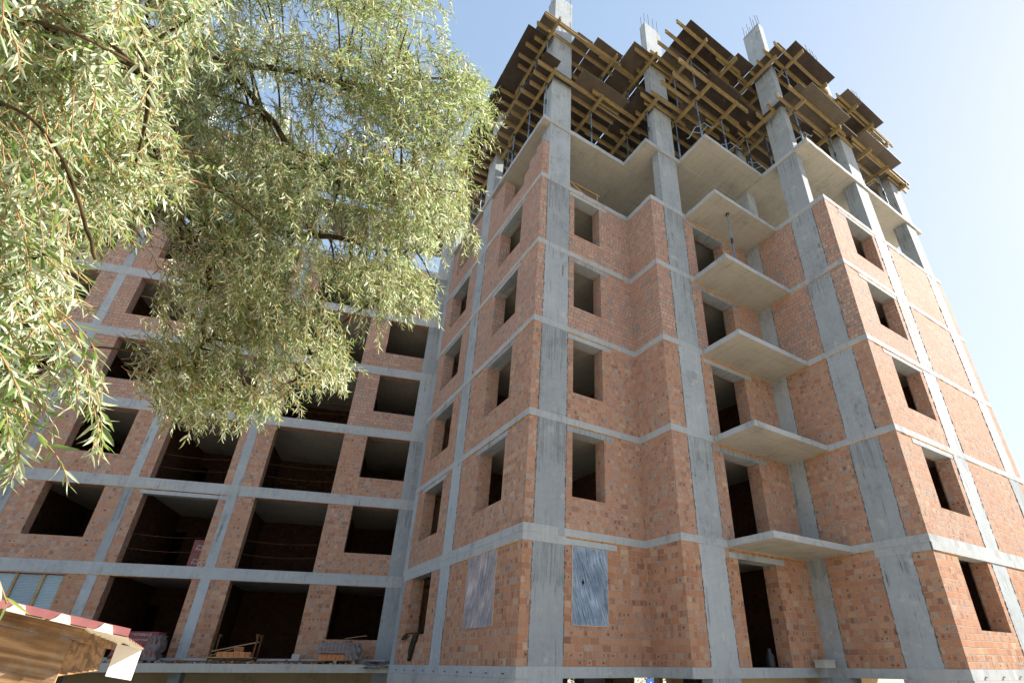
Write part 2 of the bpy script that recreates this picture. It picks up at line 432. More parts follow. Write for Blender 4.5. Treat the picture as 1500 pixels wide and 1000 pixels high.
ORD = ['first', 'second', 'third', 'fourth', 'fifth', 'sixth', 'seventh', 'eighth', 'ninth', 'tenth', 'eleventh', 'twelfth', 'thirteenth', 'fourteenth',
       'fifteenth', 'sixteenth', 'seventeenth', 'eighteenth', 'nineteenth', 'twentieth', 'twenty-first', 'twenty-second', 'twenty-third', 'twenty-fourth', 'twenty-fifth', 'twenty-sixth', 'twenty-seventh', 'twenty-eighth', 'twenty-ninth', 'thirtieth']

def wall(name, org, dr, nrm, L, z0, z1, th, ops, mat, parent, uoff=0, steps=None):
    """brick wall: outer face from org along dr, thickness th against nrm; ops = openings (u0,u1,za,zb)"""
    org = Vector((org[0], org[1], 0)); dr = Vector((dr[0], dr[1], 0)); nrm = Vector((nrm[0], nrm[1], 0))
    us = sorted(set([0, L] + [min(max(x, 0), L) for o in ops for x in o[:2]]))
    zs = sorted(set([z0, z1] + [min(max(x, z0), z1) for o in ops for x in o[2:4]]))
    def solid(i, j):
        if i < 0 or j < 0 or i >= len(us) - 1 or j >= len(zs) - 1: return False
        uc = (us[i] + us[i + 1]) / 2; zc = (zs[j] + zs[j + 1]) / 2
        return not any(o[0] < uc < o[1] and o[2] < zc < o[3] for o in ops)
    mb = MB()
    P = lambda u, d, z: org + dr * u - nrm * d + Vector((0, 0, z))
    rev = dr.cross(Vector((0, 0, 1))).dot(nrm) < 0
    def quad(ps, uvs):
        if rev: ps = ps[::-1]; uvs = uvs[::-1]
        mb.poly(ps, uvs)
    for i in range(len(us) - 1):
        for j in range(len(zs) - 1):
            if not solid(i, j): continue
            a, b_, p, q = us[i], us[i + 1], zs[j], zs[j + 1]
            quad([P(a, 0, p), P(b_, 0, p), P(b_, 0, q), P(a, 0, q)], [(a + uoff, p), (b_ + uoff, p), (b_ + uoff, q), (a + uoff, q)])
            quad([P(b_, th, p), P(a, th, p), P(a, th, q), P(b_, th, q)], [(b_ + 9, p), (a + 9, p), (a + 9, q), (b_ + 9, q)])
            if not solid(i - 1, j): quad([P(a, th, p), P(a, 0, p), P(a, 0, q), P(a, th, q)], [(a + uoff - th, p), (a + uoff, p), (a + uoff, q), (a + uoff - th, q)])
            if not solid(i + 1, j): quad([P(b_, 0, p), P(b_, th, p), P(b_, th, q), P(b_, 0, q)], [(b_ + uoff, p), (b_ + uoff + th, p), (b_ + uoff + th, q), (b_ + uoff, q)])
            if not solid(i, j + 1): quad([P(a, 0, q), P(b_, 0, q), P(b_, th, q), P(a, th, q)], [(a, 0), (b_, 0), (b_, th), (a, th)])
            if not solid(i, j - 1): quad([P(a, th, p), P(b_, th, p), P(b_, 0, p), P(a, 0, p)], [(a, th), (b_, th), (b_, 0), (a, 0)])
    return mb.build(name, mat, parent)

def strip(mb, org, dr, nrm, u0, u1, z0, z1, d0, d1):
    """box on a wall plane, from depth d0 (inside) to d1 (proud)"""
    o = Vector((org[0], org[1], 0)) + Vector((dr[0], dr[1], 0)) * u0 - Vector((nrm[0], nrm[1], 0)) * d0
    e1 = Vector((dr[0], dr[1], 0)) * (u1 - u0); e2 = Vector((nrm[0], nrm[1], 0)) * (d0 + d1); e3 = Vector((0, 0, z1 - z0))
    p = o + Vector((0, 0, z0))
    A, B, C, D = p, p + e1, p + e1 + e2, p + e2
    if e1.cross(e2).z < 0: A, B, C, D = A, D, C, B
    for q0, q1 in ((A, B), (B, C), (C, D), (D, A)): mb.poly([q0, q1, q1 + e3, q0 + e3])
    mb.poly([A + e3, B + e3, C + e3, D + e3]); mb.poly([D, C, B, A])

def foam_line(name, org, dr, nrm, u0, u1, z, parent):
    """uneven bead of mounting foam squeezed out of the joint under a slab"""
    mb = MB(); o = Vector((org[0], org[1], 0)); d = Vector((dr[0], dr[1], 0)); n = Vector((nrm[0], nrm[1], 0))
    u = u0; pts = []
    while u < u1:
        pts.append(o + d * u + n * random.uniform(.0, .012) + Vector((0, 0, z + random.uniform(-.012, .006)))); u += random.uniform(.03, .07)
    if len(pts) > 2: mb.tube(pts, [random.uniform(.006, .02) for _ in pts], 5)
    return mb.build(name, M['foam'], parent)

# ------------------------------------------------------------------ ground, sky, sun
mb = MB(); mb.poly([(-600, -600, -1.6), (600, -600, -1.6), (600, 600, -1.6), (-600, 600, -1.6)])
tag(mb.build('ground', M['ground']), kind='structure')
SUN_AZ, SUN_EL = 17.5, 34.5            # azimuth from +x towards -y
w = bpy.data.worlds.new('World'); sc.world = w; w.use_nodes = True
nt = w.node_tree; bg = nt.nodes['Background']
sky = nt.nodes.new('ShaderNodeTexSky'); sky.sky_type = 'NISHITA'; sky.sun_disc = False
sky.sun_elevation = R(SUN_EL); sky.sun_rotation = R(90 + SUN_AZ); sky.air_density = 1.0; sky.dust_density = .5; sky.ozone_density = 1.0
va = nt.nodes.new('ShaderNodeVectorMath'); va.operation = 'MULTIPLY_ADD'
va.inputs[1].default_value = (.58, .58, .58); va.inputs[2].default_value = (1, 1, 1)
vd = nt.nodes.new('ShaderNodeVectorMath'); vd.operation = 'DIVIDE'
nt.links.new(sky.outputs[0], va.inputs[0]); nt.links.new(sky.outputs[0], vd.inputs[0]); nt.links.new(va.outputs[0], vd.inputs[1])
vm = nt.nodes.new('ShaderNodeVectorMath'); vm.operation = 'MULTIPLY'; vm.inputs[1].default_value = (.95, 1.0, 1.09)
nt.links.new(vd.outputs[0], vm.inputs[0]); nt.links.new(vm.outputs[0], bg.inputs[0]); bg.inputs[1].default_value = .15
sl = bpy.data.lights.new('sun', 'SUN'); sl.energy = 3.1; sl.angle = R(.5); sl.color = (1, .93, .82)
so = bpy.data.objects.new('sun', sl); COL.objects.link(so)
sd = Vector((math.cos(R(SUN_EL)) * math.cos(R(SUN_AZ)), -math.cos(R(SUN_EL)) * math.sin(R(SUN_AZ)), math.sin(R(SUN_EL))))
so.rotation_euler = sd.to_track_quat('Z', 'Y').to_euler(); so.location = (30, -20, 40)
sc.view_settings.view_transform = 'Standard'; sc.view_settings.look = 'None'; sc.view_settings.exposure = 2.38; sc.view_settings.gamma = 1
sc.cycles.max_bounces = 8; sc.cycles.diffuse_bounces = 5; sc.cycles.transparent_max_bounces = 12

# ------------------------------------------------------------------ the tower
XI, YP, XB, YB, XS, YS, XE, YE = 3.757, -1.337, 5.465, -2.808, 8.860, -4.818, 17.45, 9.0
H = 3.0
T = empty('unfinished_tower', (0, 0, -1.6), 0, 'tall unfinished brick and concrete tower block with zigzag front, balconies and open top storey', 'building')
class Up:                                    # parent offset so that parts are written in world metres
    pass
T.location = (0, 0, 0)
outline = [(0, 0), (XI, 0), (XI, YP), (XS, YP), (XS, YS), (XE, YS), (XE, YE), (0, YE)]
def grow(o, e):
    n = len(o); out = []
    for i in range(n):
        p0, p1, p2 = Vector(o[i - 1]), Vector(o[i]), Vector(o[(i + 1) % n])
        d1 = (p1 - p0).normalized(); d2 = (p2 - p1).normalized()
        n1 = Vector((d1.y, -d1.x)); n2 = Vector((d2.y, -d2.x))
        out.append(tuple(p1 + n1 * e + n2 * e))
    return out
def slab(name, o, z0, z1, mat, parent, rough_edge=True):
    mb = MB(); o2 = []
    for i in range(len(o)):
        a, b_ = Vector(o[i]), Vector(o[(i + 1) % len(o)]); L = (b_ - a).length; m = max(1, int(L / .22)) if rough_edge else 1
        nn = Vector(((b_ - a).y, -(b_ - a).x)).normalized()
        for q in range(m): o2.append(tuple(a + (b_ - a) * q / m + (nn * max(-.006, random.gauss(0, .005)) if q else Vector((0, 0)))))
    o = o2; n = len(o)
    for i in range(n):
        a, b_ = o[i], o[(i + 1) % n]
        mb.poly([(a[0], a[1], z0), (b_[0], b_[1], z0), (b_[0], b_[1], z1), (a[0], a[1], z1)], None, 1)
    mb.poly([(p[0], p[1], z1) for p in o]); mb.poly([(p[0], p[1], z0) for p in reversed(o)])
    return mb.build(name, mat, parent)
for k in range(0, 7):
    th = .225 if k == 0 else .2
    e = .012 if k < 6 else .06
    slab('floor_slab', grow(outline, e), k * H - th, k * H, [M['slab'], M['conc']], T)
for k in range(1, 7):
    slab('balcony_slab', [(XB, YB), (XS - .018, YB), (XS - .018, YP - .022), (XB, YP - .022)], k * H - .175, k * H - .004, [M['slab'], M['conc']], T)
# deeper ring beam of the first floor
for (o, d, n_, L) in (((0, YE), (0, -1), (-1, 0), YE - .2), ((XS, YS), (1, 0), (0, -1), XE - XS)):
    mb = MB(); strip(mb, o, d, n_, 0 if d[1] == 0 else .2, L if d[1] == 0 else YE - .02, H - .40, H - .202, .3, .024 if d[1] == 0 else .010)
    mb.build('ring_beam', M['conc'], T)
mb = MB(); mb.box(-.011, 1.20, -.011, .3, H - .40, H - .203); mb.build('ring_beam', M['conc'], T)
mb = MB(); mb.box(XS - .011, XS + .3, YS + .02, -3.38, H - .40, H - .203); mb.build('ring_beam', M['conc'], T)

# columns (full height, casting tops above the upper formwork)
cols = [  # x0,x1,y0,y1,ztop
    (.26, 1.15, -.005, .62, 26.95), (4.36, 5.32, YP - .005, YP + .34, 26.95), (XS - .005, XS + .34, -4.31, -3.44, 26.95),
    (XS - .006, XS + .5, -1.93, YP + .3, 26.9), (12.12, 13.03, YS - .005, YS + .55, 26.9), (16.15, 17.0, YS - .005, YS + .55, 26.9),
    (-.005, .36, 4.40, 5.22, 26.9), (-.005, .30, 8.58, 8.985, 26.9),
    (4.4, 5.2, 3.9, 4.4, 26.9), (9.0, 9.8, 3.9, 4.4, 26.9), (13.2, 14.0, 3.9, 4.4, 26.9), (4.4, 5.2, 8.4, 8.8, 26.9), (9.0, 9.8, 8.4, 8.8, 26.9)]
for i, (x0, x1, y0, y1, zt) in enumerate(cols):
    mb = MB(); zb = -1.6
    # one lift per storey with a fine offset between lifts
    z = zb
    for k in range(0, 10):
        z2 = min(k * H - .2 if k else -.1, zt)
        j = random.uniform(0, .004)
        mb.box(x0 + (j if i not in (2, 3, 6, 7) else 0), x1 - j, y0 - j * .6, y1, z, z2, 0, k == 9, True)
        z = z2
        if z >= zt: break
    if z < zt: mb.box(x0, x1, y0, y1, z, zt)
    co = mb.build('column', M['conc_col'], T)
    if i < 9:
        long_x = (x1 - x0) > (y1 - y0); nb = 4
        for a in range(nb):
            for s_ in (0, 1):
                if long_x: px, py = x0 + .07 + (x1 - x0 - .14) * a / (nb - 1), (y0 + .06 if s_ == 0 else y1 - .06)
                else: px, py = (x0 + .06 if s_ == 0 else x1 - .06), y0 + .07 + (y1 - y0 - .14) * a / (nb - 1)
                h = random.uniform(.75, 1.15)
                rb = MB(); rb.tube([(px, py, zt - .01), (px + random.uniform(-.02, .02), py + random.uniform(-.02, .02), zt + h)], .011, 5)
                rb.build('rebar', M['rebar'], co)

def lintel(par, org, dr, nrm, u0, u1, z):
    mb = MB(); strip(mb, org, dr, nrm, u0, u1, z - .006, z + .145, .38, .007 + random.uniform(0, .006)); mb.build('lintel', M['conc_col'], par)
LZ, HZ = .83, 2.62
for k in range(0, 6):
    z0 = k * H; z1 = z0 + 2.8; top = k == 5
    mat = M['brick'] if k < 1 else M['brick_mid'] if k < 3 else M['brick_smeared']
    zl = z0 + 2.6 if k == 0 else z1
    # left face (x = 0), u runs along +y
    LF = ((0, 0), (0, 1), (-1, 0))
    ops = [(1.32, 3.04, z0 + LZ, z0 + HZ), (5.98, 7.84, z0 + LZ, z0 + HZ)]
    if top:
        ops = [(1.32, 3.06, z0 + .68, z0 + 3), (0.98, 1.32, z0 + 1.15, z0 + 3), (.46, .98, z0 + 1.5, z0 + 3), (-.1, .46, z0 + 1.72, z0 + 3),
               (3.06, 8.7, z0 + 2.5, z0 + 3), (5.98, 7.84, z0 + LZ, z0 + 3)]
    wl = wall('brick_wall', *LF, 8.6, z0, zl if not top else z0 + 2.62, .42, ops, mat, T, uoff=0)
    if not top:
        for u0, u1 in ((1.32, 3.04), (5.98, 7.84)):
            if k > 0: lintel(wl, *LF, u0 - .22, u1 + .2, z0 + HZ)
    if 0 < k < 5: foam_line('foam_seam', *LF, .05, 8.5 if k == 3 else 4.2, z1, wl)
    if k == 0:
        foam_line('foam_seam', *LF, .05, 3.4, zl, wl)
    if top: continue
    # front recess wall (y = 0)
    F1 = ((1.14, 0), (1, 0), (0, -1))
    w1 = wall('brick_wall', *F1, XI - 1.14, z0, z1, .42, [(.215, 1.285, z0 + LZ, z0 + HZ)], mat, T, uoff=1.14)
    lintel(w1, *F1, .02, 1.62, z0 + HZ)
    foam_line('foam_seam', *F1, .0, 1.9, z1, w1)
    # return wall (x = XI)
    wall('brick_wall', (XI, 0), (0, -1), (-1, 0), -YP, z0, z1, .42, [], mat, T, uoff=XI)
    # pier with the balcony door (y = YP)
    F3 = ((XI + .42, YP), (1, 0), (0, -1))
    w3 = wall('brick_wall', *F3, XS - XI - .42, z0, z1, .45, [(5.79 - XI - .42, 7.38 - XI - .42, z0 - .1, z0 + 2.56)], mat, T, uoff=XI + .42)
    lintel(w3, *F3, 5.45 - XI - .42, 7.75 - XI - .42, z0 + 2.56)
    foam_line('foam_seam', *F3, 1.7, 4.6, z0 + 2.79, w3)
    # side wall of the projecting bay (x = XS)
    F4 = ((XS, YP), (0, -1), (-1, 0))
    w4 = wall('brick_wall', *F4, YP - YS, z0, z1 if k else z0 + 2.8, .42, [], mat, T, uoff=2.3)
    foam_line('foam_seam', *F4, .65, 2.1, z1 if k else z0 + 2.79, w4)
    if k in (1, 2, 3): foam_line('foam_seam', *F4, 2.2, 3.4, z1, w4)
    # sunlit front of the projecting bay (y = YS)
    F5 = ((XS + .42, YS), (1, 0), (0, -1))
    ua = 10.12 - XS - .42; ub = 11.86 - XS - .42
    w5 = wall('brick_wall', *F5, XE - XS - .42, z0, zl, .42, [(ua, ub, z0 + LZ, z0 + HZ)], mat, T, uoff=XS + .42)
    if k > 0: lintel(w5, *F5, ua - .45, ub + .2, z0 + HZ)
    foam_line('foam_seam', *F5, .0, 3.0 if k else 1.2, zl, w5)
    # far end and back
    wall('brick_wall', (XE, YS + .42), (0, 1), (1, 0), YE - YS - .42, z0, z1, .42, [(2, 3.6, z0 + LZ, z0 + HZ), (8, 9.6, z0 + LZ, z0 + HZ)], mat, T)
    wall('brick_wall', (XE - .42, YE), (-1, 0), (0, 1), XE - .85, z0, z1, .42, [], mat, T)
    # partitions inside
    wall('partition_wall', (.43, 4.9), (1, 0), (0, -1), 16.5, z0, z1, .25, [(6, 6.9, z0, z0 + 2.1), (12, 12.9, z0, z0 + 2.1)], M['brick_in_shade'], T)
    wall('partition_wall', (4.35, 4.88), (0, -1), (1, 0), 4.4, z0, z1, .25, [(2.9, 3.8, z0, z0 + 2.1)], M['brick_in_shade'], T)
    wall('partition_wall', (9.3, 4.88), (0, -1), (1, 0), 9.0, z0, z1, .25, [(1, 1.9, z0, z0 + 2.1)], M['brick_in_shade'], T)
    wall('partition_wall', (13.2, 4.88), (0, -1), (1, 0), 9.2, z0, z1, .25, [], M['brick_in_shade'], T)
# a few walls started on the open storey
wall('brick_wall', (13.6, -.4), (1, 0), (0, -1), 3.2, 15, 16.35, .25, [(2.0, 3.3, 15.9, 17)], M['brick_smeared'], T)
wall('partition_wall', (.45, 6.4), (1, 0), (0, -1), 16, 15, 17.75, .25, [], M['brick_in_shade'], T)

def mortar_seam(x, y, nx, ny, z0, z1, parent):
    mb = MB(); z = z0; pts = []
    while z < z1:
        pts.append((x + nx * random.uniform(-.008, .012) + random.uniform(-.012, .012) * abs(ny), y + ny * random.uniform(-.008, .012) + random.uniform(-.012, .012) * abs(nx), z)); z += random.uniform(.03, .09)
    mb.tube(pts, [random.uniform(.004, .018) for _ in pts], 5)
    mb.build('mortar_seam', M['mortar'], parent)
for k in range(5):
    za, zb = k * H + .02, k * H + (2.78 if k else 2.58)
    for x in (.26, 1.15): mortar_seam(x, 0, 0, -1, za, zb, T)
    for x in (4.36, 5.32): mortar_seam(x, YP, 0, -1, za, zb, T)
    for y in (-4.31, -3.44, -1.93): mortar_seam(XS, y, -1, 0, za, zb, T)
    for y in (4.40, 5.22): mortar_seam(0, y, -1, 0, za, zb, T)
    for x in (12.12, 13.03, 16.15): mortar_seam(x, YS, 0, -1, za, zb, T)

# plinth and open basement
mb = MB(); strip(mb, (0, 0), (0, 1), (-1, 0), 0, 8.95, -1.6, -.228, .3, .03)
pl = mb.build('plinth', M['plinth'], T)
for i in range(10):
    hb = MB(); y = .55 + i * .84; hb.box(-.036, -.028, y - .045, y + .045, -.15, -.125); hb.build('tie_slot', M['rust'], pl)
mb = MB(); strip(mb, (XS, YS), (1, 0), (0, -1), 0, XE - XS, -1.6, -.228, .3, .02); strip(mb, (XS, YS + .31), (0, 1), (-1, 0), 0, 1.2, -1.6, -.228, .3, .015)
pl2 = mb.build('plinth', M['plinth'], T)
for i in range(8):
    hb = MB(); x = 9.5 + i * .95; hb.box(x - .05, x + .05, YS - .032, YS - .018, -.17, -.145); hb.build('tie_slot', M['rust'], pl2)
mb = MB(); strip(mb, (XB, YP + .7), (1, 0), (0, -1), .25, XS - XB, -1.6, -.228, .25, 0); mb.build('basement_wall', M['beige'], T)
mb = MB(); mb.box(.3, .7, 3.5, 6.2, -1.6, -.231); mb.build('basement_wall', M['beige'], T)
for xa, xb in ((1.3, 6.5), (7.07, 9.75), (13.85, 17.3)):
    mb = MB(); mb.box(xa, xb, 8.0, 8.3, -1.6, -.231); mb.build('basement_wall', M['beige'], T)
mb = MB(); mb.box(6.9, 7.06, 5.7, 7.98, -1.6, -.231); mb.build('basement_wall', M['beige'], T)
for x, wd in ((11.1, .2), (11.8, .9)):
    mb = MB(); mb.box(x, x + wd, 8.0, 8.35, -1.6, -.231); mb.build('basement_pillar', M['beige'], T)
mb = MB(); mb.box(9.3, 17.2, 2.0, 2.3, -1.6, -.231); mb.build('basement_wall', M['beige'], T)

# plastic-covered window frames on the ground storey
def film_window(org, dr, nrm, u0, u1, z0, z1, mat, tear, parent):
    o = Vector((org[0], org[1], 0)); d = Vector((dr[0], dr[1], 0)); n = Vector((nrm[0], nrm[1], 0))
    fr = MB(); t = .028
    for a, b_, p, q in ((u0, u1, z0, z0 + t), (u0, u1, z1 - t, z1), (u0, u0 + t, z0 + t, z1 - t), (u1 - t, u1, z0 + t, z1 - t)):
        strip(fr, org, dr, nrm, a, b_, p, q, .02, .022)
    f = fr.build('window_frame', M['pale_wood'], parent)
    nx, nz = 44, 40; mb = MB(); base = 0
    for j in range(nz + 1):
        for i in range(nx + 1):
            s_, t_ = i / nx, j / nz
            ed = min(s_, 1 - s_, t_, 1 - t_)
            amp = min(1, ed * 9)
            fold = math.sin((s_ * 3.1 - (1 - t_) * .9) * 21 + math.sin(t_ * 5) * .8) * .5 + math.sin((s_ * 2 + t_ * .7) * 33 + 2) * .28 + math.sin(s_ * 70 - t_ * 9) * .14
            dep = .012 * fold * amp - .03 * math.sin(PI * s_) * math.sin(PI * t_)
            p = o + d * (u0 + .01 + (u1 - u0 - .02) * s_) + n * (.026 + dep) + Vector((0, 0, z0 + .01 + (z1 - z0 - .02) * t_))
            mb.v.append(tuple(p))
    for j in range(nz):
        for i in range(nx):
            if tear and abs(j - 21) < 2 and abs(i - 13) < 2 - abs(j - 21): continue
            a = j * (nx + 1) + i; ids = (a, a + 1, a + nx + 2, a + nx + 1)
            mb.f.append(ids); mb.mi.append(0); mb.sm.append(True)
            for q in ids: mb.uv.append(((q % (nx + 1)) / nx * (u1 - u0), (q // (nx + 1)) / nz * (z1 - z0)))
    mb.build('plastic_film', mat, f)
film_window((0, 0), (1, 0), (0, -1), 1.36, 2.43, .83, 2.60, M['film'], True, T)
film_window((0, 0), (0, 1), (-1, 0), 1.29, 3.03, .82, 2.58, M['film_pale'], False, T)

# ------------------------------------------------------------------ the wing
A = -R(16.155)
W = empty('unfinished_wing', (0, 10.64, 0), A, 'unfinished brick and concrete side wing with rows of dark openings behind the willow', 'building')
S0, S1 = -27.0, .52
def wl_ops(z0, k):
    o = [(-11.92, -10.18, z0 + .78, z0 + 2.59), (-8.97, -6.56, z0 - .1, z0 + 2.59), (-5.37, -2.77, z0 - .1, z0 + 2.59), (-1.86, -.10, z0 + .78, z0 + 2.59),
         (-15.35, -13.6, z0 + .78, z0 + 2.59), (-18.9, -17.0, z0 + .78, z0 + 2.59), (-22.6, -20.4, z0 - .1, z0 + 2.59), (-25.9, -24.0, z0 + .78, z0 + 2.59)]
    if k == 0: o[0] = (-13.15, -10.18, z0 + .45, z0 + 2.56); o[4] = (-16, -14.6, z0 + .78, z0 + 2.59)
    if k == 4: o[0] = (-12.1, -9.75, z0 + .72, z0 + 2.59)
    return [(a - S0, b_ - S0, p, q) for a, b_, p, q in o]
for k in range(0, 7):
    mb = MB()
    if k == 0: strip(mb, (S0, 0), (1, 0), (0, -1), 0, S1 - S0, -.25, 0, 9, 1.3)
    else: strip(mb, (S0, 0), (1, 0), (0, -1), 0, S1 - S0, k * H - .2, k * H, 9, -.005)
    mb.build('floor_slab', M['slab'], W)
    if k:
        mb = MB(); strip(mb, (S0, 0), (1, 0), (0, -1), 0, S1 - S0, k * H - .40, k * H + .003, .4, .012)
        mb.build('edge_beam', M['conc'], W)
for s0, s1, tall in ((-.10, S1 + .01, 1), (-6.30, -5.98, 1), (-9.60, -9.31, 1), (-12.98, -12.68, 0), (-16.4, -16.05, 1), (-19.8, -19.5, 1), (-23.4, -23.1, 1)):
    mb = MB(); z = -1.6
    for k in range(0, 10):
        z2 = k * H - .2 if k else -.1
        j = random.uniform(0, .004)
        if tall or k > 1: mb.box(s0 + j, s1 - j, -.006 - j, .5, z, min(z2, 26.9))
        z = z2
    mb.build('column', M['conc_col'], W)
for k in range(0, 6):
    z0 = k * H
    mat = M['brick'] if k < 1 else M['brick_mid'] if k < 3 else M['brick_smeared']
    ws = wall('brick_wall', (S0, 0), (1, 0), (0, -1), S1 - S0 - .3, z0, z0 + 2.6 if k < 5 else z0 + 2.6, .40, wl_ops(z0, k), mat, W, uoff=3)
    wall('partition_wall', (S0 + .1, 5.2), (1, 0), (0, -1), 29.5, z0, z0 + 2.8, .25, [(17, 17.9, z0, z0 + 2.1)], M['brick_in_shade'], W)
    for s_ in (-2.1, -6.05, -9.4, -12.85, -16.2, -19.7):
        wall('partition_wall', (s_, .42), (0, 1), (1, 0), 4.7, z0, z0 + 2.8, .25, [], M['brick_in_shade'], W)
    if k < 5: foam_line('foam_seam', (S0, 0), (1, 0), (0, -1), 16.8, 18.9, z0 + 2.6, ws)
    for a, b_ in ((-8.97, -6.56), (-5.37, -2.77)):
        if k in (1, 2, 3):
            for zz in (.55, 1.05):
                mb = MB(); n = 9
                mb.tube([(a + (b_ - a) * i / n, .25, z0 + zz - .07 * math.sin(PI * i / n) + random.uniform(-.004, .004)) for i in range(n + 1)], .006, 4)
                mb.build('safety_rope', M['rust'], ws)
    if k == 1:   # loose lintel above one opening
        lb = MB(); strip(lb, (S0, 0), (1, 0), (0, -1), -9.1 - S0, -6.3 - S0, z0 + 2.42, z0 + 2.56, .3, .012); lb.build('lintel', M['conc'], ws)
mb = MB(); strip(mb, (S0, 1.6), (1, 0), (0, -1), 0, S1 - S0, -1.6, -.252, .25, 0); mb.build('basement_wall', M['beige'], W)
wall('end_wall', (S1 - .31, .52), (0, 1), (1, 0), 8.4, 0, 17.75, .25, [], M['brick_in_shade'], W)
mb = MB(); strip(mb, (S0, 9.0), (1, 0), (0, 1), 0, S1 - S0, 0, 17.9, .25, 0); mb.build('back_wall', M['brick_in_shade'], W)
# translucent ribbed panels closing a ground-storey opening
for i, (a, b_) in enumerate(((-13.13, -12.33), (-12.25, -11.40), (-11.32, -10.62), (-10.54, -10.20))):
    pass
fr = MB()
for s_ in (-13.13, -12.35, -11.52, -10.80, -10.24): strip(fr, (0, 0), (1, 0), (0, -1), s_, s_ + .07, .45, 2.55, -.0, .02) if False else strip(fr, (0, 0), (1, 0), (0, -1), s_, s_ + .07, .46, 2.55, .12, -.03)
fo = fr.build('window_frame', M['batten'], W)
for s_, e_ in ((-13.06, -12.36), (-12.28, -11.53), (-11.45, -10.81), (-10.73, -10.25)):
    mb = MB(); n = 90
    for i in range(n):
        za, zb = .46 + 2.08 * i / n, .46 + 2.08 * (i + 1) / n
        ya, yb = (.075, .09) if i % 2 else (.09, .075)
        mb.poly([(s_, ya, za), (e_, ya, za), (e_, yb, zb), (s_, yb, zb)], [(0, za), (.7, za), (.7, zb), (0, zb)])
    mb.build('ribbed_panel', M['poly'], fo)

def wp(s_, d, z): return W_mat @ Vector((s_, d, z))
W_mat = Matrix.Translation((0, 10.64, 0)) @ Matrix.Rotation(A, 4, 'Z')

# ------------------------------------------------------------------ formwork decks
def beam_mesh(L):                       # timber I-beam lying along local x, top at z = 0
    mb = MB()
    f, hgt, ft, wt = .04, .20, .04, .0135
    for y0, y1, z0, z1 in ((-f, f, -ft, 0), (-wt, wt, -hgt + ft, -ft), (-f, f, -hgt, -hgt + ft)):
        mb.obox((0, y0, z0), (L, 0, 0), (0, y1 - y0, 0), (0, 0, z1 - z0))
    return mb
beam_cache = {}
N_BEAM = 0
def beam(p, rz, L, label, tilt=0):
    key = round(L, 1)
    if key not in beam_cache:
        o = beam_mesh(key).build('formwork_beam', M['beam']); beam_cache[key] = o.data
    else:
        o = bpy.data.objects.new('formwork_beam', beam_cache[key]); COL.objects.link(o)
    o.location = p; o.rotation_euler = (tilt, random.uniform(-.006, .006), rz + random.uniform(-.012, .012))
    tag(o, label, 'beam', 'yellow timber beams of the formwork decks'); return o
def sheet(x0, x1, y0, y1, z, label, old=False, rz=0):
    mb = MB(); cx, cy = (x0 + x1) / 2, (y0 + y1) / 2
    mb.box(x0 - cx, x1 - cx, y0 - cy, y1 - cy, 0, .021)
    o = mb.build('plywood_sheet', M['ply_old' if old else 'ply'])
    o.location = (cx, cy, z + random.uniform(0, .006)); o.rotation_euler = (random.uniform(-.004, .004), random.uniform(-.004, .004), rz + random.uniform(-.006, .006))
    tag(o, label, 'plywood', 'plywood sheets of the formwork decks'); return o
def make_prop(h, tripod):
    root = empty('steel_prop', (0, 0, 0))
    lo = h * .58
    mb = MB(); mb.box(-.06, .06, -.06, .06, 0, .008); mb.build('base_plate', M['steel_dark'], root)
    mb = MB(); mb.tube([(0, 0, .008), (0, 0, lo)], .034, 10); mb.build('outer_tube', M['steel'], root)
    mb = MB(); mb.tube([(0, 0, lo - .26), (0, 0, lo - .02)], .046, 10); mb.tube([(-.09, 0, lo - .06), (.09, 0, lo - .06)], .012, 6); mb.build('collar', M['steel_dark'], root)
    mb = MB(); mb.tube([(0, 0, lo - .02), (0, 0, h - .01)], .026, 10); mb.build('inner_tube', M['steel'], root)
    mb = MB(); mb.box(-.075, .075, -.05, .05, h - .01, h - .002)
    for sx in (-.07, .055): mb.box(sx, sx + .012, -.045, .045, h - .002, h + .07)
    mb.build('fork_head', M['steel_dark'], root)
    if tripod:
        for q in range(3):
            a = q * 2 * PI / 3 + .5; ca, sa = math.cos(a), math.sin(a)
            mb = MB(); mb.tube([(ca * .045, sa * .045, .75), (ca * .2, sa * .2, .72), (ca * .52, sa * .52, .03), (ca * .60, sa * .60, .012)], .015, 6)
            mb.tube([(ca * .045, sa * .045, .36), (ca * .34, sa * .34, .40)], .012, 6); mb.build('tripod_leg', M['galv'], root)
    return root
prop_src = {}
N_PROP = 0
def prop(x, y, z, h, label, tripod=False, rz=None):
    key = (round(h, 2), tripod)
    if key not in prop_src: o = prop_src[key] = make_prop(h, tripod)
    else: o = copy_tree(prop_src[key])
    o.location = (x, y, z); o.rotation_euler = (0, 0, random.uniform(0, 6) if rz is None else rz)
    tag(o, label, 'prop', 'steel props under the formwork decks'); return o

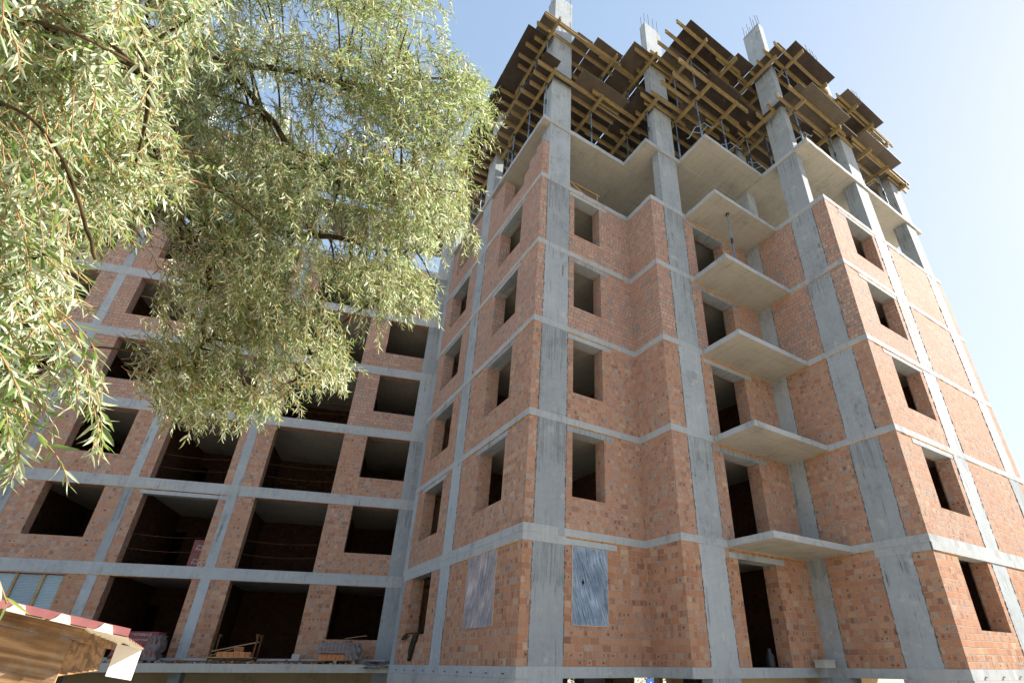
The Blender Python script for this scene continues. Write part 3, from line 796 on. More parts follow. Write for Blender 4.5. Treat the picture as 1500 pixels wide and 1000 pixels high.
COLBOX = [cc[:4] for cc in cols]
def on_col(x, y, m=.12):
    return any(a - m < x < b_ + m and p - m < y < q + m for a, b_, p, q in COLBOX)
def slab_front(x):                       # front edge of the slab at x (balcony included)
    if x < XI: return 0
    if x < XB: return YP
    if x < XS: return YB
    return YS
BAYS = {  # deck -> strips of sheeting: x0, x1, front edge
    'lower': [(-.45, .24, -.67), (.24, 1.14, -.28), (1.14, 3.46, -.92), (3.50, 5.32, -1.60), (5.34, 7.16, -3.66), (7.18, 8.60, -3.50),
              (8.62, 9.05, -5.32), (9.05, 11.8, -5.60), (11.82, 12.92, -5.25), (12.94, 15.9, -5.64), (15.92, 17.5, -5.2)],
    'upper': [(-.83, .22, .28), (-.50, .2, -.48), (.22, 1.05, .02), (1.07, 1.86, -.63), (1.88, 3.27, -.92), (3.29, 4.66, -1.67), (4.69, 7.36, -3.64), (7.38, 8.43, -3.83),
              (8.45, 9.00, -5.08), (9.02, 11.9, -5.56), (11.94, 12.84, -4.7), (12.86, 15.95, -5.60), (15.97, 17.5, -5.0)]}
PRIM = {'lower': [(.13, -.46), (2.30, -.60), (4.20, -1.80), (5.56, -3.40), (7.04, -3.45), (8.62, -4.02), (9.24, -5.10), (11.56, -5.20), (13.70, -5.34), (15.3, -5.25), (17.0, -5.2)],
        'upper': [(.08, -.80), (2.92, -.92), (4.30, -1.95), (5.67, -3.55), (7.31, -3.74), (8.70, -4.75), (9.45, -5.54), (11.62, -5.25), (13.74, -5.45), (15.3, -5.34), (16.95, -5.17)]}
BAYNAME = ['corner bay', 'second bay', 'balcony bay', 'first sunny bay', 'middle sunny bay', 'far sunny bay']
def bayname(x): return BAYNAME[0 if x < 2.0 else 1 if x < 4.6 else 2 if x < 8.5 else 3 if x < 11.7 else 4 if x < 13.9 else 5]
cnt = {}
def nth(key):
    cnt[key] = cnt.get(key, 0) + 1; return ORD[min(cnt[key] - 1, len(ORD) - 1)]
TOWER_DECKS = (('lower', 20.72, 18.0), ('upper', 23.72, 20.75))
for deck, zd, zf in TOWER_DECKS:
    rows = {}
    for bi, (x0, x1, yf) in enumerate(BAYS[deck]):
        ymax = 9.2 if x1 < 1.2 else (3.6 if deck == 'lower' else 2.4)
        y = yf; r = 0
        while y < ymax - .2:
            d = random.choice((1.25, 1.25, 2.5)) if r else (2.5 if (x1 - x0) < 1.5 else 1.25)
            y2 = min(y + d, ymax)
            xs = [x0]
            while x1 - xs[-1] > 2.6: xs.append(xs[-1] + random.choice((1.25, 2.5, 1.6)))
            xs.append(x1)
            for a, b_ in zip(xs[:-1], xs[1:]):
                if b_ - a < .15: continue
                bn = bayname((a + b_) / 2)
                rr = min(r, 20)
                lab = 'dark plywood sheet, %s deck, %s, %s counting back from the front edge' % (deck, bn, nth(('ply', deck, bn)))
                old = random.random() < .42
                sheet(a + .004, b_ - .004, y + .004, y2 - .004, zd + .004 * (bi % 2), lab if not old else lab.replace('dark', 'worn'), old)
            y = y2; r += 1
    # primary beams along y
    for i, (x, yf) in enumerate(PRIM[deck]):
        ymax = 9.0 if x < 1 else (slab_front(x) + 3.6 if deck == 'lower' else slab_front(x) + 3.0)
        y = yf; j = 0
        while y < ymax:
            L = random.choice((3.3, 3.9)) if j else 3.9
            xx = x + (.1 if j % 2 else 0)
            beam((xx, y, zd - .205), PI / 2, L, 'lengthwise yellow bearer of the %s deck, %s, %s counting from left' % (deck, bayname(x), nth(('pr', deck, bayname(x)))))
            k_ = 0
            for py in (y + .55, y + 2.0, y + L - .5):
                if py > ymax or on_col(xx, py): continue
                inside = 0 <= xx <= XE and py > slab_front(xx) + .1
                if not inside:
                    py = slab_front(xx) + .22
                    if k_ or not (0 <= xx <= XE) or on_col(xx, py, .05): continue
                k_ += 1
                h = zd - .405 - zf
                prop(xx, py, zf, h, 'steel prop under the %s deck, %s, %s counting from the front' % (deck, bayname(x), nth(('pp', deck, bayname(x)))),
                     tripod=(deck == 'lower' and k_ == 1 and i in (3, 4, 5, 6)))
            y += L - .35; j += 1
    # secondary beams along x, on top of the bearers
    groups = ([(-.50, 4.6, -.22, 3.0), (4.0, 9.0, -3.3, .9), (8.25, 13.2, -5.0, -1.7), (12.9, 17.6, -5.0, -1.7)] if deck == 'lower' else
              [(-.50, 4.6, -.5, 2.4), (4.1, 9.0, -3.3, .0), (8.25, 13.2, -5.0, -2.4), (12.9, 17.6, -5.0, -2.4)])
    for gi, (xa, xb, ya, yb) in enumerate(groups):
        y = ya; n = 0
        while y < yb:
            xl = xa + random.uniform(-.12, .12)
            L = min(3.9, 3.9) if xb - xa < 5.2 else 3.9
            lab = 'crosswise yellow beam of the %s deck, %s, %s back from the edge'
            ok = True
            bn = bayname(xl + 1)
            beam((xl, y, zd - .003), random.uniform(-.01, .01), L, lab % (deck, bn, nth(('se', deck, bn, gi))) + ('' if gi != 0 else ''))
            if xb - xa > L:
                x2 = xl + L - random.uniform(.35, 1.5); L2 = random.choice((2.5, 2.9, 3.3))
                L2 = min(L2, round(xb - x2 + random.uniform(-.2, .35), 1))
                if L2 > 1 and random.random() < .68: beam((x2, y + .10, zd - .003), random.uniform(-.012, .012), L2, (lab % (deck, bayname(x2 + 1), nth(('se', deck, bayname(x2 + 1), gi, 'b')))).replace('crosswise', 'overlapping'))
            y += random.uniform(.42, .58); n += 1
    # outrigger beams over the left face
    y = 3.4; n = 0
    while y < 9.0:
        beam((-.48 + random.uniform(-.08, .08), y, zd - .003), random.uniform(-.02, .02), random.choice((2.5, 2.9)), 'short yellow beam over the left face, %s deck, %s from the corner column' % (deck, ORD[n]))
        y += random.uniform(.42, .56); n += 1
# the deck edge beams that run past the corner
for i, (p, L, lab) in enumerate((((-.50, -.52, 23.72), 3.9, 'long yellow edge beam of the upper deck crossing in front of the corner column'),
                                ((3.45, -1.48, 23.72), 2.5, 'short yellow edge beam crossing in front of the second column, upper deck'),
                                ((3.60, -1.45, 20.72), 2.5, 'short yellow edge beam crossing in front of the second column, lower deck'),
                                ((8.35, -4.55, 23.72), 4.9, 'long yellow edge beam crossing in front of the third column, upper deck'),
                                ((12.6, -5.15, 23.72), 4.9, 'long yellow outer edge beam of the far sunny bay, upper deck'),
                                ((12.6, -5.12, 20.72), 4.9, 'long yellow outer edge beam of the far sunny bay, lower deck'),
                                ((1.6, -.45, 23.72), 2.9, 'pale yellow edge beam between corner and second column, upper deck'),
                                ((1.9, -.45, 20.72), 2.5, 'pale yellow edge beam between corner and second column, lower deck'))):
    beam((p[0], p[1], p[2] - .004), 0, L, lab)
# lone prop between two balcony slabs
prop(6.61, -2.35, 12.0, 2.80, 'lone steel prop standing between the fourth and fifth floor balcony slabs')
# blue hose across the upper deck
mb = MB(); mb.tube([(2.6 + i * .25, -.75 + .12 * math.sin(i), 23.80 + .03 * math.sin(i * 2) + (.25 if 3 < i < 6 else 0)) for i in range(9)], .03, 6)
tag(mb.build('hose', M['blue_tarp']), 'blue hose lying across the front of the upper plywood deck', 'hose')
# timber trestle on the open storey
t_ = empty('timber_trestle', (1.3, .35, 15.0), 0, 'small timber trestle on the open storey right of the corner column', 'trestle')
mb = MB(); mb.obox((0, 0, .78), (1.45, 0, .02), (0, .1, 0), (0, 0, .05)); mb.build('top_rail', M['batten'], t_)
for x in (.05, 1.3):
    mb = MB(); mb.obox((x, 0.0, 0), (.06, 0, 0), (0, .06, 0), (0, 0, .78)); mb.build('leg', M['batten'], t_)
mb = MB(); mb.obox((.1, -.03, .7), (1.15, 0, -.6), (0, .03, 0), (.03, 0, .06)); mb.build('brace', M['batten'], t_)

# decks over the wing (mostly behind the willow)
for deck, zd in (('lower', 20.72), ('upper', 23.72)):
    n = 0; s_ = -26.5
    while s_ < .4:
        o = sheet(0, 2.46, 0, 2.5, zd, 'dark plywood sheet of the wing, %s deck, %s from the far left' % (deck, ORD[n]), random.random() < .35)
        p = wp(s_ + 1.23, .75, zd); o.location = p; o.rotation_euler = (0, 0, A); n += 1; s_ += 2.5
    n = 0; s_ = -26.4
    while s_ < 0:
        o = beam((0, 0, 0), 0, 3.3, 'yellow bearer poking out over the wing, %s deck, %s from the far left' % (deck, ORD[n])); n += 1
        o.location = wp(s_, -.85, zd - .205); o.rotation_euler = (0, 0, A + PI / 2)
        if n % 1 == 0:
            q = prop(0, 0, 0, 2.315 if deck == 'lower' else 2.565, 'steel prop on the wing, %s deck, %s from the far left' % (deck, ORD[n - 1]))
            q.location = wp(s_, .45, 18.0 if deck == 'lower' else 20.75)
        s_ += 1.9
    for j in range(1):
        s_ = -26.6
        for i in range(7):
            o = beam((0, 0, 0), 0, 3.9, 'crosswise yellow beam of the wing, %s deck, row %s, %s from left' % (deck, ORD[j], ORD[i]))
            o.location = wp(s_, -.6 + j * .5, zd - .003); o.rotation_euler = (0, 0, A); s_ += 3.85

# ------------------------------------------------------------------ things lying on the wing floors
def text_mesh(s_, size, name, parent, mat, loc, rot):
    cu = bpy.data.curves.new(name, 'FONT'); cu.body = s_; cu.size = size; cu.align_x = 'CENTER'; cu.extrude = .001
    o = bpy.data.objects.new(name + '_curve', cu); COL.objects.link(o)
    dg = bpy.context.evaluated_depsgraph_get(); me = bpy.data.meshes.new_from_object(o.evaluated_get(dg))
    COL.objects.unlink(o); bpy.data.objects.remove(o); bpy.data.curves.remove(cu)
    me.name = name; me.materials.clear(); me.materials.append(mat)
    n = bpy.data.objects.new(name, me); COL.objects.link(n); n.parent = parent; n.location = loc; n.rotation_euler = rot
    return n
def crumple(w_, d, h, amp, seed):
    bm = bmesh.new(); bmesh.ops.create_cube(bm, size=1)
    bmesh.ops.subdivide_edges(bm, edges=bm.edges[:], cuts=9, use_grid_fill=True)
    rnd = random.Random(seed)
    for v in bm.verts:
        x, y, z = v.co
        f = math.sin(x * 17 + z * 9 + seed) * .5 + math.sin(y * 21 - z * 13) * .4 + rnd.uniform(-.5, .5)
        v.co = Vector((x * w_, y * d, (z + .5) * h)) + v.normal * 0 + Vector((x, y, 0)) * amp * f
    me = bpy.data.meshes.new('wrap'); bm.to_mesh(me); bm.free()
    for p in me.polygons: p.use_smooth = True
    me.uv_layers.new(name='UVMap')
    return me
def pallet(parent, w_, d):
    mb = MB()
    for i in range(5): mb.obox((-w_ / 2, -d / 2 + i * (d - .1) / 4, .10), (w_, 0, 0), (0, .1, 0), (0, 0, .022))
    for i in range(3): mb.obox((-w_ / 2 + i * (w_ - .1) / 2, -d / 2, 0), (.1, 0, 0), (0, d, 0), (0, 0, .098))
    mb.build('pallet', M['batten'], parent)
def brick_rows(parent, w_, d, z0, rows, bw, bh):
    for j in range(rows):
        mb = MB(); n = int(w_ / bw)
        for i in range(n):
            for q in range(2):
                mb.obox((-w_ / 2 + i * bw + .004, -d / 2 + q * d / 2 + .004, z0 + j * bh + .003), (bw - .008, 0, 0), (0, d / 2 - .008, 0), (0, 0, bh - .006))
        mb.build('brick_course', M['block'], parent)
# red wrapped block pack inside the first-floor opening
P1 = empty('block_pack', wp(-6.75, 1.5, 3.0), A, 'red wrapped pack of clay blocks inside the first-floor opening of the wing', 'block pack', 'packs of clay blocks on the wing')
pallet(P1, .95, .9); brick_rows(P1, .9, .85, .125, 4, .125, .24)
mb = MB(); mb.box(-.462, .462, -.440, .44, .14, 1.1); wr = mb.build('wrap', M['wrap_red'], P1)
for zz in (.72, .22):
    text_mesh('Wienerberger', .115, 'print', wr, M['print'], (0, -.4425, zz + .13), (PI / 2, 0, 0))
    text_mesh('Porotherm', .155, 'print', wr, M['print'], (0, -.4425, zz), (PI / 2, 0, 0))
    tm = MB(); tm.poly([(-.05, -.4425, zz + .25), (.05, -.4425, zz + .25), (0, -.4425, zz + .33)]); tm.build('print', M['print'], wr)
# red and clear wrapped pack on the ledge
P2 = empty('block_pack', wp(-7.2, -.70, 0), A + .12, 'block pack in torn red and clear film on the ledge beside the shelter roof', 'block pack', 'packs of clay blocks on the wing')
pallet(P2, 1.1, .8); brick_rows(P2, 1.0, .7, .125, 4, .125, .17)
me = crumple(1.12, .80, .76, .05, 3); me.materials.append(M['wrap_red']); o = bpy.data.objects.new('wrap', me); COL.objects.link(o); o.parent = P2; o.location = (0, 0, .11)
me2 = crumple(.36, .84, .72, .12, 5); me2.materials.append(M['wrap_clear']); o2 = bpy.data.objects.new('clear_film', me2); COL.objects.link(o2); o2.parent = P2; o2.location = (.46, 0, .06)
text_mesh('Эффективный', .11, 'print', o, M['print'], (-.02, -.435, .64), (PI / 2, 0, 0))
text_mesh('Пустотелый', .085, 'print', o, M['print'], (.05, -.437, .50), (PI / 2, 0, 0))
# rusty rack with hollow blocks
RK = empty('steel_rack', wp(-4.45, -.75, 0), A, 'rusty steel rack with four cup-topped posts holding orange hollow blocks', 'rack')
for x in (-.62, .62):
    for y in (-.3, .35):
        mb = MB(); mb.tube([(x, y, 0), (x + .02 * (1 if x > 0 else -1), y, .78)], .028, 8); mb.tube([(x, y, .74), (x, y, .80), (x, y, .86)], [.03, .05, .062], 8); mb.build('post', M['rust'], RK)
for y in (-.3, .35):
    mb = MB(); mb.obox((-.62, y - .03, .10), (1.24, 0, 0), (0, .06, 0), (0, 0, .06)); mb.build('rail', M['rust'], RK)
mb = MB(); mb.obox((-.66, -.36, .16), (1.3, 0, 0), (0, .75, 0), (0, 0, .03)); mb.build('deck_board', M['batten'], RK)
for i in range(6):
    bo = MB(); bo.box(0, .155, 0, .25, 0, .14)
    o = bo.build('hollow_block', M['block'], None, .004); o.location = wp(-4.90 + i * .165, -.95, .192); o.rotation_euler = (0, 0, A + random.uniform(-.05, .05))
    tag(o, 'orange hollow clay block lying in the rusty rack, %s from left' % ORD[i], 'block', 'hollow blocks in the rusty rack')
bo = MB(); bo.box(0, .26, 0, .12, 0, .14)
for i in range(4):
    for j in range(2): bo.box(.025 + i * .056, .06 + i * .056, -.0015, .003, .03 + j * .05, .06 + j * .05, 1)
o = bo.build('hollow_block', [M['block'], M['dark_rubber']]); o.location = wp(-4.45, -.85, .335); o.rotation_euler = (0, 0, A)
tag(o, 'single hollow block on top of the row in the rusty rack, holes showing', 'block', 'hollow blocks in the rusty rack')
def plank(p, dirv, L, wd, th, label, cat='plank', mat='batten'):
    mb = MB(); d = Vector(dirv).normalized(); side = d.cross(Vector((0, 0, 1))).normalized(); up = side.cross(d)
    mb.obox((0, 0, 0), d * L, side * wd, up * th); o = mb.build('plank', M[mat]); o.location = p
    tag(o, label, cat, 'loose planks on the ledge'); return o
plank(wp(-5.25, -.75, .30), (W_mat.to_3x3() @ Vector((1, 0, .22))), 1.5, .10, .03, 'thin plank leaning across the left posts of the rusty rack')
plank(wp(-5.25, -.62, .18), (W_mat.to_3x3() @ Vector((1, .05, .32))), .9, .08, .03, 'short plank sloping beneath the thin plank at the rusty rack')
plank(wp(-6.1, -1.0, .03), (W_mat.to_3x3() @ Vector((1, .03, .0))), 2.3, .14, .05, 'brown board lying on the ledge left of the rusty rack', mat='rust')
plank(wp(-3.6, -1.05, .03), (W_mat.to_3x3() @ Vector((1, -.02, .01))), 2.0, .12, .05, 'brown board lying on the ledge right of the rusty rack', mat='rust')
plank(wp(-1.2, -.05, .80), (W_mat.to_3x3() @ Vector((1, -.2, .14))), .75, .04, .02, 'thin stick lying on the window sill of the wing')
# brick stack under plastic
P3 = empty('brick_stack', wp(-1.30, -.75, 0), A, 'stack of pale bricks half under clear plastic below the wing window', 'brick stack', 'packs of clay blocks on the wing')
pallet(P3, 1.25, .8); brick_rows(P3, 1.1, .7, .125, 1, .135, .17)
me = bpy.data.meshes.new('x'); brick_rows(P3, 1.1, .7, .33, 1, .26, .2)
me = crumple(1.2, .78, .34, .04, 9); me.materials.append(M['wrap_clear']); o = bpy.data.objects.new('clear_film', me); COL.objects.link(o); o.parent = P3; o.location = (0, 0, .31)
me = crumple(.42, .82, .52, .12, 11); me.materials.append(M['wrap_clear']); o = bpy.data.objects.new('clear_film', me); COL.objects.link(o); o.parent = P3; o.location = (.5, 0, .12)
mb = MB(); mb.box(0, .24, 0, .3, 0, .30); o = mb.build('concrete_block', M['block_grey'], None, .012); o.location = wp(-2.75, -.55, .002); o.rotation_euler = (0, .05, A + .1)
tag(o, 'grey concrete block on the ledge between rack and brick stack', 'block')
mb = MB(); strip(mb, (-9.0, -.35), (1, 0), (0, -1), 0, 9.3, .002, .15, .3, 0); o = mb.build('kerb', M['conc']); o.location = (0, 10.64, 0); o.rotation_euler = (0, 0, A)
tag(o, 'low rough concrete kerb along the foot of the wing wall', 'kerb')
mb = MB(); rr = random.Random(4)
for i in range(330):
    s_ = rr.uniform(-9, .3); d = rr.uniform(-1.28, -.5); sz = rr.uniform(.015, .06) * (1.6 if rr.random() < .1 else 1)
    p = wp(s_, d, sz * .25); a = rr.uniform(0, 6)
    e1 = Vector((math.cos(a), math.sin(a), rr.uniform(-.4, .4))) * sz * 1.5; e2 = Vector((-math.sin(a), math.cos(a), rr.uniform(-.4, .4))) * sz; e3 = Vector((rr.uniform(-.3, .3), rr.uniform(-.3, .3), 1)) * sz * .7
    mb.obox(p, e1, e2, e3, rr.choice((0, 0, 0, 1, 2)))
tag(mb.build('rubble', [M['rubble'], M['block'], M['block_grey']]), kind='stuff')
me = crumple(.5, .35, .22, .5, 21); me.materials.append(M['wrap_clear']); o = bpy.data.objects.new('plastic_scrap', me); COL.objects.link(o); o.location = wp(.0, -1.15, -.12); o.rotation_euler = (0, 0, A)
tag(o, 'crumpled clear plastic hanging over the ledge end beside the tower', 'plastic sheet')
# cloth hanging out of the narrow window
def cloth_strip(pts, wds, nrm, name):
    mb = MB(); n = 7; rnd = random.Random(8); rows = []
    for (p, wv) in zip(pts, wds):
        rows.append([Vector(p) + Vector((nrm[0], nrm[1], 0)) * (.035 + .03 * math.sin(i * 1.7 + p[2] * 9) + rnd.uniform(-.008, .008)) + Vector((0, 1, 0)) * wv * (i / (n - 1) - .5) for i in range(n)])
    b0 = len(mb.v)
    for r in rows: mb.v += [tuple(q) for q in r]
    for j in range(len(rows) - 1):
        for i in range(n - 1):
            a = j * n + i; ids = (a, a + n, a + n + 1, a + 1); mb.f.append(ids); mb.mi.append(0); mb.sm.append(True); mb.uv += [(0, 0)] * 4
    o = mb.build(name, M['cloth']); so_ = o.modifiers.new('thick', 'SOLIDIFY'); so_.thickness = .02
    return o
o = cloth_strip([(.2, 6.55, .87), (.05, 6.6, .88), (-.02, 6.62, .80), (-.02, 6.72, .62), (-.02, 6.80, .42), (-.02, 6.86, .22), (-.02, 6.88, .10)], [.55, .6, .5, .34, .30, .27, .2], (-1, 0), 'jacket')
tag(o, 'dark camouflage jacket hanging out of the narrow tower window', 'jacket')
o2 = cloth_strip([(.1, 7.3, .88), (-.04, 7.36, .87), (-.05, 7.55, .80), (-.05, 7.62, .70)], [.5, .55, .4, .2], (-1, 0), 'jacket_sleeve'); o2.parent = o
# things in the ground-floor balcony niche
mb = MB(); mb.box(-.24, .24, -.14, .14, .0, .16); mb.box(-.26, .26, -.16, .16, .162, .19); o = mb.build('plastic_box', M['block_grey'], None, .01); o.location = (8.35, -1.62, .004)
tag(o, 'pale lidded box on the floor of the ground-storey balcony niche', 'box')
mb = MB(); mb.tube([(0, 0, 0), (0, 0, .28), (0, 0, .34), (0, 0, .44)], [.11, .11, .06, .05], 10); o = mb.build('canister', M['dark_rubber']); o.location = (7.0, -.95, .004)
tag(o, 'dark canister just inside the ground-storey balcony doorway', 'canister')

# ------------------------------------------------------------------ road sign and far trees seen under the tower
sg = empty('road_sign', (15.85, 14.0, -2.2), 0, 'blue square pedestrian crossing sign seen through the open basement', 'sign')
mb = MB(); mb.tube([(0, .02, 0), (0, .02, 1.62)], .03, 8); mb.build('post', M['galv'], sg)
mb = MB(); mb.box(-.3, .3, -.01, .01, .96, 1.56); pn = mb.build('sign_panel', M['sign_blue'], sg)
mb = MB(); mb.poly([(-.22, -.0125, 1.06), (.22, -.0125, 1.06), (0, -.0125, 1.46)]); mb.build('sign_symbol', M['white'], pn)
mb = MB(); mb.tube([(0, -.014, 1.30), (.02, -.014, 1.22), (-.05, -.014, 1.10)], .012, 5); mb.tube([(.02, -.014, 1.22), (.06, -.014, 1.10)], .012, 5); mb.tube([(0, -.014, 1.34), (0, -.014, 1.37)], .02, 6); mb.build('sign_symbol', M['dark_rubber'], pn)
def far_tree(x, y, h, rad, n, seed, label):
    rnd = random.Random(seed); t = empty('broadleaf_tree', (x, y, -1.6), 0, label, 'tree', 'trees beyond the building')
    mb = MB(); mb.tube([(0, 0, 0), (.1, 0, h * .3), (0, .1, h * .6), (.1, .1, h * .85)], [.16, .13, .08, .03], 8)
    for q in range(6):
        a = q * 1.1; mb.tube([(0, 0, h * (.25 + .08 * q)), (math.cos(a) * rad * .6, math.sin(a) * rad * .6, h * (.4 + .09 * q))], [.05, .015], 5)
    mb.build('trunk', M['bark'], t)
    mb = MB(); tone = []
    blobs = [(rnd.uniform(-.8, .8) * rad, rnd.uniform(-.6, .6) * rad, h * rnd.uniform(.08, .9), rad * rnd.uniform(.3, .5)) for _ in range(22)]
    for i in range(n):
        bx, by, bz, br = rnd.choice(blobs)
        d = Vector((rnd.gauss(0, 1), rnd.gauss(0, 1), rnd.gauss(0, 1))).normalized() * br * rnd.uniform(.6, 1)
        p = Vector((bx, by, bz)) + d; a = Vector((rnd.gauss(0, 1), rnd.gauss(0, 1), rnd.gauss(0, .6))).normalized() * .14; b_ = a.cross(Vector((rnd.gauss(0, 1), rnd.gauss(0, 1), 1))).normalized() * .06
        mb.poly([p, p + a * .5 + b_, p + a, p + a * .5 - b_], [(0, 0)] * 4); tone.append(rnd.random())
    o = mb.build('crown', M['leaf_dark'], t)
    at_ = o.data.attributes.new('leaf_tone', 'FLOAT', 'FACE'); at_.data.foreach_set('value', tone)
far_tree(17.0, 22, 3.2, 2.0, 3000, 1, 'low bush beyond the basement, leftmost in the gap under the tower')
far_tree(23.0, 22.5, 3.4, 2.2, 3000, 2, 'low bush beyond the basement, just behind the blue road sign')
far_tree(26.4, 23, 3.4, 2.0, 2500, 3, 'low bush beyond the basement, between the white post and pillar')
far_tree(29.6, 23, 3.4, 2.2, 2500, 4, 'low bush beyond the basement, farthest right')

# ------------------------------------------------------------------ roofed timber shelter, lower left
CX, CZ, Y0 = -6.27, .187, -7.14          # top front corner of the roof frame
SH = empty('timber_shelter', (CX, Y0, -1.6), R(1.2), 'weathered timber shelter with red ribbed metal roof at lower left', 'shelter')
L1 = 2.6; DEP = 2.8; ZT = CZ + 1.6
nx_ = Vector((-1, 0, .205))              # up the slope to the left
def pt(x, dy, dz): return Vector((0, 0, ZT)) + nx_ * x + Vector((0, dy, dz))
def sbuild(mb, name, mats, bevel=0): return mb.build(name, mats, SH, bevel)
mb = MB(); mb.obox(pt(L1, 0, -.056), -nx_ * L1, Vector((0, .05, 0)), Vector((0, 0, .056))); sbuild(mb, 'roof_batten', M['plank'], .004)
mb = MB(); mb.obox(pt(0, .052, -.060), Vector((0, DEP - .35, 0)), Vector((-.05, 0, .01)), Vector((0, 0, .058))); sbuild(mb, 'roof_batten', M['plank'], .004)
mb = MB(); mb.obox(pt(L1, .014, -.335), -nx_ * (L1 - .03), Vector((0, .04, 0)), Vector((0, 0, .277))); sbuild(mb, 'front_board', M['plank'], .006)
mb = MB(); mb.obox(pt(.03, .058, -.215), Vector((0, DEP - .7, .0)), Vector((-.045, 0, .009)), Vector((0, 0, .155))); sbuild(mb, 'side_board', M['plank'], .006)
for x, dy in ((2.4, .1), (2.4, 1.1), (.5, 2.3)):
    mb = MB(); p = pt(x, dy, -.3); mb.box(p.x - .05, p.x + .05, p.y - .05, p.y + .05, 0, p.z + .2); sbuild(mb, 'post', M['plank'])
pit = .176; ov = .19; prof = []         # trapezoid ribs running along the depth
x = -ov
while x < L1:
    prof += [(x, 0), (x + .090, 0), (x + .110, .034), (x + .15, .034)]; x += pit
mbt = MB(); mbu = MB(); Yf, Yb = -.07, DEP; N = 8
for (a, za), (b_, zb) in zip(prof[:-1], prof[1:]):
    for q in range(N):
        y0, y1 = Yf + (Yb - Yf) * q / N, Yf + (Yb - Yf) * (q + 1) / N; st = .012
        A0, B0 = pt(a, y0, za + .006), pt(b_, y0, zb + .006); A1, B1 = pt(a, y1, za + .006 - st), pt(b_, y1, zb + .006 - st)
        mbt.poly([A0, A1, B1, B0])
        dn = Vector((0, 0, .004)); mbu.poly([A0 - dn, B0 - dn, B1 - dn, A1 - dn])
        mbt.poly([B1, A1, pt(a, y1, za + .006), pt(b_, y1, zb + .006)])
sbuild(mbt, 'roof_sheet', M['tin_red']); sbuild(mbu, 'sheet_underside', M['tin_white'])
mb = MB(); mb.obox(pt(L1, Yf - .006, .006), -nx_ * (L1 + ov), Vector((0, .004, 0)), Vector((0, 0, .036))); sbuild(mb, 'drip_edge', M['tin_red'])
x = -ov + .0
while x < .9:
    mb = MB(); yy = Yf - .012
    fr_ = [pt(x + .064, yy, .001), pt(x + .070, yy, .020), pt(x + .078, yy, .038), pt(x + .112, yy, .040), pt(x + .126, yy, .018), pt(x + .145, yy, .001)]
    bk = [p + Vector((0, .004, 0)) for p in fr_]
    mb.poly(fr_[::-1]); mb.poly(bk)
    for q in range(6): mb.poly([fr_[q], fr_[(q + 1) % 6], bk[(q + 1) % 6], bk[q]])
    sbuild(mb, 'rib_closer', M['tin_white']); x += pit
mb = MB(); mb.obox(pt(-ov + .01, Yb - .03, -.255), Vector((.0, .012, 0)), Vector((-.19, 0, .035)), Vector((0, 0, .25))); sbuild(mb, 'fascia_board', M['white'])

# ------------------------------------------------------------------ the willow
rnd = random.Random(11)
WT = empty('willow_tree', (-10.2, -6.4, -1.6), 0, 'large silver-leaved willow overhanging the upper left of the view', 'tree')
LOC = Vector((10.2, 6.4, 1.6))
def wbuild(mb, name, mat):
    o = mb.build(name, mat, WT); o.matrix_parent_inverse = Matrix.Translation(LOC); return o
def spline(P, n):
    out = []
    P = [P[0]] + P + [P[-1]]
    for i in range(1, len(P) - 2):
        for k in range(n):
            t = k / n; a, b_, c_, d = P[i - 1], P[i], P[i + 1], P[i + 2]
            out.append(.5 * ((2 * b_) + (c_ - a) * t + (2 * a - 5 * b_ + 4 * c_ - d) * t * t + (3 * b_ - a - 3 * c_ + d) * t ** 3))
    out.append(P[-2]); return out
trunk_top = Vector((-9.6, -6.5, 3.2))
mb = MB(); mb.tube([(-10.2, -6.4, -1.7), (-10.1, -6.4, -.9), (-9.9, -6.5, .8), (-9.7, -6.5, 2.2), tuple(trunk_top), (-9.4, -6.4, 4.6), (-9.0, -6.0, 6.2)], [.42, .33, .29, .26, .22, .17, .10], 14)
wbuild(mb, 'trunk', M['bark'])
limb_px = [  # (points (u,v,depth)), start radius
    ([(-140, -80, 3.6), (60, -10, 3.9), (235, 62, 4.2), (330, 88, 4.5), (440, 106, 4.8), (510, 122, 5.0), (600, 118, 5.3), (690, 110, 5.5)], .05),
    ([(440, 106, 4.8), (490, 122, 4.8), (540, 145, 4.9), (600, 190, 5.0), (650, 215, 5.0)], .035),
    ([(-160, 120, 3.4), (20, 180, 3.5), (165, 240, 3.8), (225, 285, 4.0), (290, 330, 4.3), (345, 395, 4.4), (372, 470, 4.4)], .045),
    ([(225, 285, 4.0), (265, 345, 4.0), (305, 400, 4.0), (300, 470, 4.0), (285, 540, 3.9)], .035),
    ([(290, 330, 4.3), (400, 340, 4.4), (500, 350, 4.6), (580, 370, 4.8), (650, 350, 5.0)], .035),
    ([(345, 395, 4.4), (420, 450, 4.3), (470, 500, 4.3), (490, 540, 4.3)], .025),
    ([(60, -10, 3.9), (200, -40, 4.3), (360, -30, 4.7), (500, -20, 5.1), (620, -10, 5.4)], .035),
    ([(-120, -60, 1.9), (20, 20, 1.75), (110, 50, 1.75), (190, 90, 1.9), (225, 120, 2.0)], .011),
    ([(-140, 120, 1.7), (0, 150, 1.65), (70, 200, 1.65), (110, 280, 1.7), (140, 380, 1.75)], .009),
    ([(-140, 300, 1.8), (-30, 320, 1.75), (30, 370, 1.75), (50, 460, 1.75), (80, 540, 1.75)], .008),
    ([(-100, 20, 2.6), (100, 90, 2.7), (200, 180, 2.8), (240, 250, 2.9)], .014),
    ([(330, 88, 4.5), (400, 180, 4.4), (460, 250, 4.4), (540, 280, 4.5), (620, 290, 4.7)], .03),
]
limb_samples = []; mb = MB()
